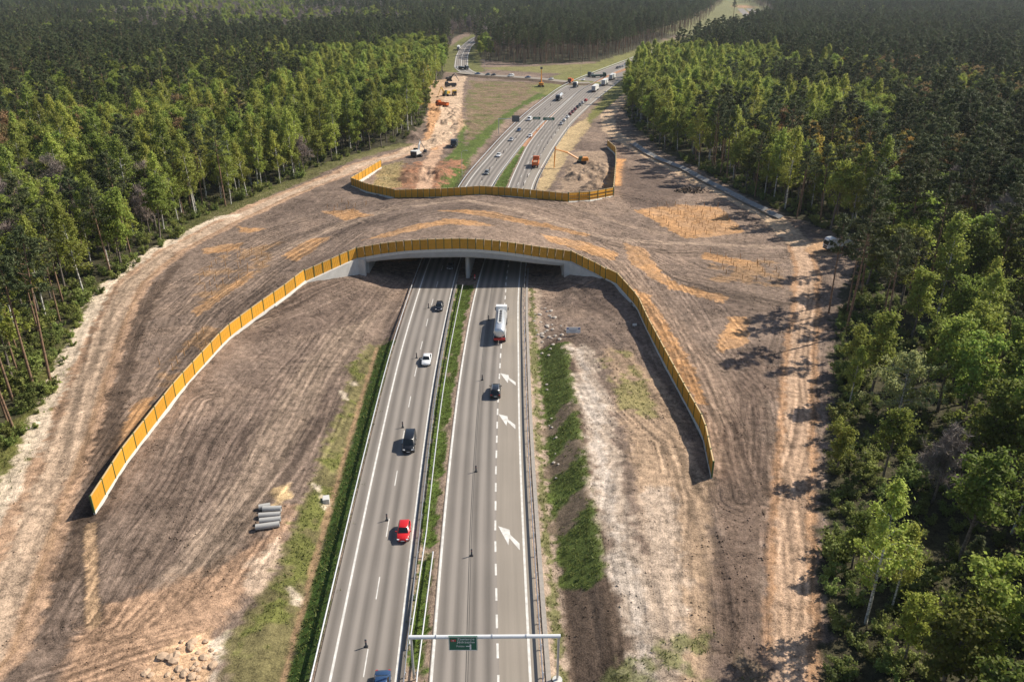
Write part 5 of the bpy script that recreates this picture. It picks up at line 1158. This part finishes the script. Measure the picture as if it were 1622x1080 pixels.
p = P(726, 80, .3); lorry(p[0], p[1], .31, math.pi, 'white box lorry coming down the side road out of the woods', 'box_lorry', M_CABW, 'box', None)
p = P(738, 111, .3); lorry(p[0], p[1], .31, math.pi + .7, 'dark lorry with rust-red load turning off the side road', 'flatbed_lorry', M_CABD, 'flat', None)
p = P(1318, 396, 1.9); lorry(p[0], p[1], gz(p[0], p[1]) + .05, math.pi / 2 + .25, 'white lorry parked on the orange spur at the forest edge', 'tipper_lorry', M_CABW, 'tipper', None)
for a, b, h_, c, lab in ((710, 137, 1.9, M_CABD, 'dark tipper lorry standing across the machine yard'), (720, 151, 3.3, M_YELLOW, 'small yellow dumper standing in the machine yard'), (697, 171, 1.0, M_CABO, 'red-white tipper lorry at the edge of the machine yard'), (719, 233, 3.1, M_CABD, 'dark green tipper coming along the haul track')):
    p = P(a, b, .4); lorry(p[0], p[1], gz(p[0], p[1]) + .05, h_, lab, 'tipper_lorry', c, 'tipper', None)

# ------------------------------------------------------------------ excavators
def excavator(x, y, z, heading, arm_heading, col, label, reach=(4.0, 5.2, 2.6), raised=.9, s=1.0, tilt2=-1.9):
    r = empty('excavator', (x, y, z), heading, label, 'excavator', 'excavators on the site'); r.scale = (s, s, s)
    for sx in (-1, 1):
        m_ = MB(); m_.prism([(-1.9, .15), (-1.5, 0), (1.5, 0), (1.9, .15), (2.0, .5), (1.6, .85), (-1.6, .85), (-2.0, .5)], sx * 1.15 - .3, sx * 1.15 + .3, 'X'); m_.build('track', M_BLACK, r)
    m_ = MB(); m_.box((0, 0, .75), (1.8, 2.0, .5)); m_.build('undercarriage', M_DARKMET, r)
    h = bpy.data.objects.new('upper_body', None); m_ = MB(); m_.box((0, -.9, 1.75), (2.6, 3.0, 1.3), ch=.25); m_.box((.75, .75, 1.35), (1.1, 1.2, .5))
    ub = m_.build('upper_body', col, r); ub.rotation_euler = (0, 0, arm_heading); bpy.data.objects.remove(h)
    m_ = MB(); m_.prism([(-.1, 1.1), (1.45, 1.1), (1.5, 1.9), (1.2, 2.9), (-.05, 2.95)], -1.25, -.25, 'X'); cb = m_.build('cab', M_CABG if col != M_WPAINT else M_GLASS, ub)
    m_ = MB(); m_.box((0, -2.3, 1.6), (2.5, .5, 1.1), ch=.2); m_.build('counterweight', M_DARKMET if col == M_WPAINT else col, ub)
    a0 = Vector((.15, .9, 1.5)); L1_, L2_ = reach[0], reach[1]
    k = a0 + Vector((0, L1_ * math.cos(raised) * .5, L1_ * math.sin(raised) * .62)); a1 = a0 + Vector((0, L1_ * math.cos(raised), L1_ * math.sin(raised)))
    m_ = MB(); m_.tube([a0, k + Vector((0, 0, .25)), a1], [.32, .38, .22], 4); m_.build('boom', col, ub)
    a2 = a1 + Vector((0, L2_ * math.cos(raised + tilt2), L2_ * math.sin(raised + tilt2)))
    m_ = MB(); m_.tube([a1 - (a2 - a1) * .12, a1 + (a2 - a1) * .3, a2], [.2, .26, .14], 4); m_.build('stick', col, ub)
    m_ = MB(); m_.prism([(a2.y + .2, a2.z + .1), (a2.y + .35, a2.z - .6), (a2.y - .1, a2.z - 1.05), (a2.y - .75, a2.z - .9), (a2.y - .5, a2.z - .2)], -.45, .75, 'X'); m_.build('bucket', M_DARKMET, ub)
    m_ = MB(); m_.cyl(a0 + Vector((.3, .4, -.1)), k + Vector((.3, .2, 0)), .09, 8); m_.build('hydraulic_ram', M_STEEL, ub)
    return r
for a, b, zz, hd_, ah, col, lab, kw in ((660, 247, .8, .6, -1.0, M_WPAINT, 'white excavator with folded arm in the earthworks yard', dict(raised=1.1, s=1.15)), (857, 137, .2, .2, -.2, M_ORANGE, 'orange excavator with arm raised straight up by the slip road embankment', dict(raised=1.45, tilt2=.12, s=1.2, reach=(5, 4))),
                                        (921, 262, .4, 1.5, .25, M_ORANGE, 'long-arm excavator with green cab digging a trench beside the motorway', dict(raised=.42, tilt2=-1.95, reach=(11, 9))), (706, 152, .3, .3, 2.2, M_YELLOW, 'yellow excavator among the lorries of the machine yard', dict(s=1.2)), (712, 128, .2, .3, -1.8, M_DARKMET, 'dark excavator at the top end of the machine yard', dict(s=1.1))):
    p = P(a, b, zz); excavator(p[0], p[1], gz(p[0], p[1]), hd_, ah, col, lab, **kw)

# ------------------------------------------------------------------ lane posts (temporary delineators)
mb = MB(); mb.box((0, 0, .05), (.45, .38, .1), taper=.85); LP_BASE = mb.mesh('base', M_BLACK)
mb = MB(); mb.box((0, 0, .62), (.22, .06, 1.05)); LP_BODY = mb.mesh('board', mat('grey_board', (0.10, 0.11, 0.12), .6, .1, 3)); mb = MB(); mb.box((0, -.001, .82), (.23, .08, .2)); LP_BAND = mb.mesh('band', mat('reflective_band', (0.35, 0.2, 0.17), .5, .1, 3))
def lane_post(px, py, lab, grp, xy=None):
    p = P(px, py, 0) if xy is None else xy; r = empty('lane_post', (p[0], p[1], ZR), 0, lab, 'post', grp); link('base', LP_BASE, r); b = link('board', LP_BODY, r); link('band', LP_BAND, b)
for a, b in ((580, 1024), (613, 824), (638, 677), (660, 567), (679, 488)): lane_post(a, b, 'dark lane post standing between the oncoming lanes in front of the overpass', 'lane posts between the oncoming lanes')
for a, b in ((747, 880), (754, 747), (764, 602), (774, 507)): lane_post(a, b, 'dark lane post standing on the joint of the lanes leading away', 'lane posts between the lanes leading away')
for t in np.arange(262, 560, 17.0): lane_post(0, 0, 'lane post beyond the overpass between the oncoming lanes', 'lane posts beyond the overpass', (float(L1(t) + L0(t)) / 2 - .1, t))
for t in np.arange(262, 420, 13.0): lane_post(0, 0, 'lane post beyond the overpass between the lanes leading away', 'lane posts beyond the overpass, leading away', (float(DASH(t)), t))
p = P(752, 443, 0); r = empty('roadworks_beacon', (p[0], p[1], ZR), 0, 'red and white roadworks sign standing by the pier under the overpass', 'sign'); mb = MB(); mb.box((0, 0, .8), (.3, .06, 1.2)); mb.build('board', M_SIGNR, r); mb = MB(); mb.box((0, 0, .08), (.7, .4, .16)); mb.build('base', M_BLACK, r); mb = MB(); mb.box((0, -.02, .55), (.31, .05, .2)); mb.build('band', M_SIGNW, r)

# ------------------------------------------------------------------ gantry with green sign
pr = P(882.5, 1079, -.5); gy = pr[1]; gzr = zat(1007, gy); pl_x = None
lx = (651 - 811) / FPX * (gy * cT - (gzr - CAMH) * sT); rx = (885 - 811) / FPX * (gy * cT - (gzr - CAMH) * sT)
g = empty('sign_gantry', (rx, gy, -.4), 0, 'white steel gantry across the lanes leading away carrying a green sign', 'gantry')
mb = MB(); mb.cyl((0, 0, 0), (0, 0, gzr + .4), .13, 12); mb.build('post', M_STEEL, g)
mb = MB(); mb.cyl((0, 0, -.4), (0, 0, .25), .55, 16); mb.build('footing', M_CONC_L, g)
mb = MB(); mb.cyl((lx - rx, 0, .4), (lx - rx, 0, gzr + .25), .13, 12); mb.build('post', M_STEEL, g)
M_GAL = mat('pale_galvanised', (0.68, 0.69, 0.70), .45, .06, 3)
mb = MB(); mb.cyl((lx - rx - .25, 0, gzr + .25), (.2, 0, gzr + .4), .22, 12); bm_ = mb.build('beam', M_GAL, g)
for t in (.17, .55, .78):
    xx = (lx - rx) * (1 - t); mb = MB(); mb.cyl((xx - .04, 0, gzr + .25 + .15 * t), (xx + .04, 0, gzr + .25 + .15 * t), .29, 12); mb.build('flange', M_STEEL, bm_)
sx0 = (733.5 - 811) / FPX * (gy * cT - (gzr - CAMH) * sT) - rx
sg = MB().box((0, 0, 0), (3.05, .1, 1.95)).build('sign_panel', M_GREEN, g, loc=(sx0, -.33, gzr - .25))
mb = MB()
for c_, d_ in (((0, -.056, .93), (2.95, .02, .05)), ((0, -.056, -.93), (2.95, .02, .05)), ((-1.47, -.056, 0), (.05, .02, 1.9)), ((1.47, -.056, 0), (.05, .02, 1.9))): mb.box(c_, d_)
mb.build('border', M_SIGNW, sg)
mb = MB(); mb.box((.78, -.06, -.48), (.17, .02, .72)); mb.box((.5, -.06, -.38), (.4, .02, .1)); mb.build('route_symbol', M_SIGNW, sg)
mb = MB(); mb.box((-1.02, -.058, .42), (.55, .02, .3)); mb.build('route_badge', M_SIGNR, sg)
def text(s_, size, loc, m_, parent, name='lettering'):
    c_ = bpy.data.curves.new(name, 'FONT'); c_.body = s_; c_.size = size; c_.extrude = .004; c_.align_x = 'LEFT'; c_.resolution_u = 2
    o_ = bpy.data.objects.new(name, c_); COL.objects.link(o_); bpy.context.view_layer.update()
    me = bpy.data.meshes.new_from_object(o_.evaluated_get(bpy.context.evaluated_depsgraph_get())); bpy.data.objects.remove(o_); me.materials.clear(); me.materials.append(m_)
    k = link(name, me, parent, loc); k.rotation_euler = (math.pi / 2, 0, 0); return k
text('Zawiercie', .46, (-.62, -.062, .48), M_SIGNW, sg); text('Jędrzejów', .46, (-.62, -.062, .06), M_SIGNW, sg); text('Polska', .34, (-.72, -.062, -.48), M_SIGNW, sg); text('78', .26, (-1.2, -.075, .33), M_SIGNW, sg)

# ------------------------------------------------------------------ other site things
p = P(908, 530, .6); zz = gz(p[0], p[1]); r = empty('site_information_board', (p[0], p[1], zz), 0, 'white site information board with blue emblem corners on posts', 'sign board')
for s in (-1.1, 1.1): MB().box((s, .08, .5), (.1, .1, 1.3)).build('post', M_STEEL, r)
b = MB().box((0, 0, 1.15), (3.0, .06, 1.3)).build('board', M_SIGNW, r); MB().box((1.2, -.035, 1.55), (.45, .02, .32)).build('emblem', M_SIGNB, b); MB().box((-1.2, -.035, 1.55), (.42, .02, .3)).build('emblem', M_SIGNB, b)
for k in range(3): MB().box((-.1, -.035, 1.2 - k * .2), (1.7 - .3 * k, .02, .07)).build('text_line', M_GREYD, b)
p = P(1005, 519, 1.6); r = empty('marker_plate', (p[0], p[1], gz(p[0], p[1])), .1, 'small white marker plate in the shadow of the ochre barrier', 'sign'); MB().box((0, 0, .5), (.9, .05, .5)).build('plate', M_SIGNW, r); MB().box((0, .05, .2), (.08, .06, .8)).build('post', M_STEEL, r)
for k, (a, b, L_) in enumerate(((431, 806, 2.6), (427, 815, 3.0), (428, 824, 2.9), (424, 833, 3.2), (419, 802, 1.6))):
    p = P(a, b, .5); z0 = gz(p[0], p[1]); n_ = 18; mb = MB(); ro, ri = .42, .33
    v = []
    for xx in (-L_ / 2, L_ / 2):
        for rr in (ro, ri): v += [(xx, rr * math.cos(t), rr * math.sin(t)) for t in np.linspace(0, 2 * math.pi, n_, endpoint=False)]
    f = []
    for i in range(n_):
        j = (i + 1) % n_; f += [(i, j, 2 * n_ + j, 2 * n_ + i), (n_ + i, 3 * n_ + i, 3 * n_ + j, n_ + j), (i, n_ + i, n_ + j, j), (2 * n_ + i, 2 * n_ + j, 3 * n_ + j, 3 * n_ + i)]
    mb.add(v, f); o = mb.build('concrete_pipe', M_CONC, None, False, (p[0], p[1], z0 + .36), .05 + .06 * k); tag(o, 'grey concrete pipe lying in the row beside the motorway verge', 'pipe', 'concrete pipes stored on the verge')
p = P(516, 786, 0); o = MB().box((0, 0, .3), (.95, 1.2, .8), ch=.05).build('inspection_chamber', M_CONC_L, None, loc=(p[0], p[1], gz(p[0], p[1])), rz=.2); tag(o, 'pale square concrete inspection chamber in the grass verge', 'chamber')
M_CLAY = mat('clay_lump', (0.48, 0.34, 0.23), .9, .25, 2, bump=.5); M_ROCKP = mat('pale_rubble', (0.42, 0.37, 0.32), .9, .25, 2, bump=.5)
rq = np.random.default_rng(77); ROCKS = []
for q in range(5):
    bmv = [(math.cos(t) * math.cos(f_) * rq.uniform(.7, 1.15), math.sin(t) * math.cos(f_) * rq.uniform(.7, 1.15), math.sin(f_) * .6 * rq.uniform(.8, 1.2)) for f_ in (-.9, -.2, .45) for t in np.linspace(0, 2 * math.pi, 7, endpoint=False)] + [(0, 0, .62)]
    bf_ = [(r_ * 7 + i, r_ * 7 + (i + 1) % 7, r_ * 7 + 7 + (i + 1) % 7, r_ * 7 + 7 + i) for r_ in (0, 1) for i in range(7)] + [(14 + i, 14 + (i + 1) % 7, 21) for i in range(7)] + [tuple(range(6, -1, -1))]
    ROCKS.append([MB().add(bmv, bf_).mesh('boulder', mm_) for mm_ in (M_CLAY, M_ROCKP)])
for n_, poly_, mi, s0, s1, lab in ((34, [(225, 1075), (250, 1025), (335, 1000), (345, 1040), (330, 1078)], 0, .2, .75, 'orange-pink clay lump in the heap on the open ground'), (40, [(838, 470), (868, 480), (905, 535), (880, 560), (858, 560)], 1, .2, .6, 'pale stone of the rubble beside the gutter near the overpass'), (14, [(858, 570), (868, 570), (890, 760), (876, 760)], 1, .12, .35, 'small pale stone in the ditch at the foot of the grassed bank')):
    pw = W(poly_, .2); lo_, hi_ = pw.min(0), pw.max(0); c_ = 0
    while c_ < n_:
        x_, y_ = rq.uniform(lo_[0], hi_[0]), rq.uniform(lo_[1], hi_[1])
        if not inside(np.array([x_]), np.array([y_]), pw)[0]: continue
        ss = rq.uniform(s0, s1); o = link('boulder', ROCKS[c_ % 5][mi], None, (x_, y_, gz(x_, y_) + .12 * ss), rq.uniform(0, 6)); o.scale = (ss, ss * rq.uniform(.7, 1.2), ss * rq.uniform(.6, 1)); tag(o, lab, 'stone', lab.replace('lump', 'lumps').replace('stone', 'stones')); c_ += 1
# heap of roots and logs
p = P(1092, 302, 2.2); r = empty('root_heap', (p[0], p[1], gz(p[0], p[1])), 0, 'dark heap of tree roots and logs beside the chip planting', 'wood pile')
M_ROOT = mat('dark_roots', (0.07, 0.05, 0.04), .9, .35, 3, bump=.4)
rg = np.random.default_rng(5)
for k in range(90):
    t = rg.random() ** .6; a = rg.uniform(0, 6.28); x_, y_ = 5.6 * t * math.cos(a) + (2.5 if rg.random() < .2 else 0), 2.6 * t * math.sin(a); h_ = 1.6 * (1 - t) + .1; d_ = Vector(rg.normal(0, 1, 3) * np.array([1, 1, .45])).normalized() * rg.uniform(.5, 1.3)
    c_ = Vector((x_, y_, h_)); MB().tube([c_ - d_, c_ + Vector(rg.normal(0, .12, 3)), c_ + d_], [rg.uniform(.1, .3), rg.uniform(.12, .26), .07], 5).build('log', M_ROOT if k % 4 else M_WOOD, r)
# slab-lined ditch along the shaded track
dt = resample([tuple(P(a, b, 1.2)[:2]) for a, b in ((1000, 226), (1032, 247), (1080, 268), (1130, 296), (1180, 323), (1238, 352))], 2.4)
r = empty('concrete_ditch', (dt[len(dt) // 2][0], dt[len(dt) // 2][1], 0), 0, 'ditch lined with grey concrete slabs along the shaded dirt track', 'ditch'); off = np.array(r.location)
M_SLAB = mat('worn_slab', (0.26, 0.25, 0.24), .9, .3, 1.2, bump=.3)
sl = MB().box((0, 0, 0), (2.3, 1.7, .14)).mesh('slab', M_SLAB)
for i in range(len(dt) - 1):
    c_ = (dt[i] + dt[i + 1]) / 2; h_ = math.atan2(*(dt[i + 1] - dt[i])[::-1]); nn = np.array([-math.sin(h_), math.cos(h_)])
    z0 = gz(c_[0], c_[1])
    for s, tl in ((.82, .42), (-.78, -.4)):
        q = c_ + nn * s; o = link('slab', sl, r, (q[0] - off[0], q[1] - off[1], z0 + .25 + rg.normal(0, .05))); o.rotation_euler = (tl + rg.normal(0, .04), rg.normal(0, .02), h_)
# planting stakes
STK = MB().box((0, 0, .65), (.11, .11, 1.6)).mesh('stake', M_STAKE)
def stakes(px, zc, sp, lab):
    poly = W(px, zc); lo, hi = poly.min(0), poly.max(0); gx, gy_ = np.meshgrid(np.arange(lo[0], hi[0], sp), np.arange(lo[1], hi[1], sp)); gx = gx.ravel() + rg.normal(0, .3, gx.size); gy_ = gy_.ravel() + rg.normal(0, .3, gy_.size)
    k = inside(gx, gy_, poly) & (rg.random(gx.size) < .85); zz = z_ground(gx[k], gy_[k])
    for x_, y_, z_ in zip(gx[k], gy_[k], zz):
        o = link('planting_stake', STK, None, (x_, y_, z_), rg.uniform(0, 1)); o.rotation_euler = (rg.normal(0, .06), rg.normal(0, .06), 0); tag(o, lab, 'stake', lab.replace('stake', 'stakes', 1))
stakes([(1010, 335), (1060, 322), (1140, 325), (1175, 360), (1085, 374)], 2.6, 3.3, 'wooden planting stake in the orange chip bed beside the root heap')
stakes([(1120, 400), (1235, 418), (1235, 450), (1135, 440)], 2.2, 3.2, 'wooden planting stake in the bare bed beside the shaded track')
stakes([(300, 440), (360, 402), (440, 392), (420, 430), (330, 478)], 2, 3.4, 'wooden planting stake in the earth above the curving yellow barrier')
stakes([(250, 580), (330, 522), (350, 535), (275, 615)], 1, 3.4, 'wooden planting stake close behind the sunlit yellow barrier')
stakes([(500, 330), (540, 318), (590, 325), (560, 345)], 4, 3.2, 'wooden planting stake at the crest beside the rear barrier')
# signs beyond the overpass, lamp columns
def sign_on_post(px, py, zc, w, h, zs, m_, lab):
    p = P(px, py, zc); z0 = gz(p[0], p[1]); r = empty('road_sign', (p[0], p[1], z0), 0, lab, 'sign')
    for s in (-w * .35, w * .35): MB().cyl((s, 0, -.2), (s, 0, zs), .09, 8).build('post', M_STEEL, r)
    b = MB().box((0, -.12, zs + h / 2 - .4), (w, .1, h)).build('panel', m_, r)
    for k in range(2): MB().box((0, -.18, zs + h * (.3 + .35 * k) - .4), (w * (.75 - .2 * k), .02, h * .12)).build('text_line', M_SIGNW, b)
sign_on_post(850, 203, 0, 3.6, 1.3, 4.6, M_GREEN, 'small green direction sign over the median beyond the overpass')
sign_on_post(869, 205, 0, 5.6, 1.4, 4.8, M_GREEN, 'wide green direction sign over the lanes leading away')
M_SGREY = mat('sign_back', (0.10, 0.11, 0.12), .5, .1, 2)
p = P(790, 212, 0); r = empty('sign_gantry', (p[0], p[1], 0), 0, 'cantilever gantry showing the dark back of its sign beyond the overpass', 'gantry'); MB().cyl((0, 0, -.3), (0, 0, 7.2), .18, 10).build('post', M_STEEL, r); MB().cyl((0, 0, 7), (9, 0, 7), .13, 8).build('arm', M_STEEL, r); MB().box((8.2, -.3, 7.1), (3.6, .15, 3.0)).build('sign_panel', M_SGREY, r)
def lamp(px, py, lab, h=9.5, side=1):
    p = P(px, py, 0); r = empty('street_lamp', (p[0], p[1], gz(p[0], p[1])), 0, lab, 'lamp', 'lamp columns at the junction'); MB().cyl((0, 0, -.2), (0, 0, h), .11, 8, .06).build('column', M_STEEL, r)
    MB().tube([(0, 0, h - .1), (side * .5, 0, h + .35), (side * 1.6, 0, h + .5)], .05, 6).build('bracket', M_STEEL, r); MB().box((side * 1.9, 0, h + .5), (.8, .3, .14), ch=.06).build('lamp_head', M_GREYD, r)
for a, b, lab, s in ((732, 278, 'lamp column on the green bank beyond the overpass', 1), (768, 117, 'lamp column beside the slip road in front of the woods', -1), (920, 120, 'lamp column at the junction in front of the pines', -1), (1066, 84, 'lamp column on the far bend', 1), (898, 215, 'slender lamp column beside the queue of cars', -1)): lamp(a, b, lab, side=s)
# far halls
for px, py, w, d, h, lab in ((1285, 3, 130, 60, 14, 'long white industrial hall on the horizon behind the pines'), (1440, 2, 70, 40, 12, 'smaller pale hall on the horizon beyond the dark woods')):
    p = P(px, py, 6); r = empty('industrial_hall', (p[0], p[1], 0), .1, lab, 'building', 'halls on the horizon'); MB().box((0, 0, 14), (w, d, 30)).build('wall', M_SIGNW, r); MB().box((0, 0, 29.6), (w + 2, d + 2, 1.2)).build('roof', M_GREYD, r)
    for k in range(8): MB().box((-w * .42 + k * w * .12, -d / 2 - .1, 24), (w * .07, .3, 3)).build('window', M_GLASS, r)

# ------------------------------------------------------------------ grass and clods
def near_idx(prob, ymax):
    k = np.where((YY > 56) & (YY < ymax) & (np.abs(XX) < 105) & (RNG.random(len(XX)) < prob))[0]; return k
k = near_idx(np.clip(GRASS, 0, 1) * .55, 330); N = len(k); print('tufts', N)
bx = XX[k] + RNG.uniform(-.2, .2, N); by_ = YY[k] + RNG.uniform(-.2, .2, N); bz = ZZ[k]
V = []; NB = 3
for j in range(NB):
    a = RNG.uniform(0, 6.28, N); hh = RNG.uniform(.12, .42, N); w_ = RNG.uniform(.05, .11, N); lx_ = RNG.normal(0, .18, N); ly_ = RNG.normal(0, .18, N); ox = RNG.normal(0, .12, N); oy = RNG.normal(0, .12, N)
    V.append(np.stack([np.c_[bx + ox - np.cos(a) * w_, by_ + oy - np.sin(a) * w_, bz - .05], np.c_[bx + ox + np.cos(a) * w_, by_ + oy + np.sin(a) * w_, bz - .05], np.c_[bx + ox + lx_, by_ + oy + ly_, bz + hh]], 1))
V = np.concatenate(V, 0).reshape(-1, 3); M_GRASS = leaf_mat('grass_blades', (0.17, 0.19, 0.045), .25, .3)
me = np_mesh('grass', V, np.arange(len(V)).reshape(-1, 3), M_GRASS); at = me.attributes.new('leaf', 'FLOAT', 'POINT'); at.data.foreach_set('value', np.repeat(RNG.random(len(V) // 3), 3).astype(np.float32))
o = link('grass', me); tag(o, 'green grass tufts on the median, verges and ditch banks', 'grass', kind='stuff')
wts = np.clip(SOIL, 0, 1) * smooth(.42, .62, fbm(XX, YY, 7, 120)) * .1
k = near_idx(wts, 262); k = k[~zone_road[k]]; N = len(k); print('clods', N)
octv = np.array([(1, 0, 0), (0, 1, 0), (-1, 0, 0), (0, -1, 0), (0, 0, 1), (0, 0, -.5)]); octf = np.array([(0, 1, 4), (1, 2, 4), (2, 3, 4), (3, 0, 4), (1, 0, 5), (2, 1, 5), (3, 2, 5), (0, 3, 5)])
sz = RNG.uniform(.05, .2, N) * np.where(RNG.random(N) < .06, 1.4, 1); vv = octv[None] * sz[:, None, None] * RNG.uniform(.6, 1.3, (N, 6, 3)); an = RNG.uniform(0, 6.28, N)
rx_ = vv[..., 0] * np.cos(an)[:, None] - vv[..., 1] * np.sin(an)[:, None]; ry_ = vv[..., 0] * np.sin(an)[:, None] + vv[..., 1] * np.cos(an)[:, None]
vv = np.stack([rx_ + XX[k][:, None], ry_ + YY[k][:, None], vv[..., 2] * .8 + ZZ[k][:, None] + .03], 2).reshape(-1, 3); ff = (octf[None] + 6 * np.arange(N)[:, None, None]).reshape(-1, 3)
o = link('clods', ground_mesh('clods', vv, ff, np.repeat(np.clip(C[k] * RNG.uniform(.75, 1.35, (N, 1)), 0, .8), 6, 0), np.zeros((len(vv), 3)))); tag(o, 'loose clods and stones strewn over the bare earth', 'clods', kind='stuff')

# ------------------------------------------------------------------ haze: even, pale air round the whole place
hz = MB().box((0, 4400, 60), (13000, 10600, 140)).build('haze', None); tag(hz, 'thin pale haze in the air over the whole landscape', 'haze', kind='stuff')
hm = bpy.data.materials.new('haze'); hm.use_nodes = True; ht = hm.node_tree; ht.nodes.remove(ht.nodes['Principled BSDF'])
pv = ht.nodes.new('ShaderNodeVolumePrincipled'); pv.inputs['Color'].default_value = (0.82, 0.9, 1, 1); pv.inputs['Density'].default_value = 0.00005; pv.inputs['Anisotropy'].default_value = 0.2
ht.links.new(pv.outputs[0], ht.nodes['Material Output'].inputs['Volume']); hz.data.materials.append(hm)
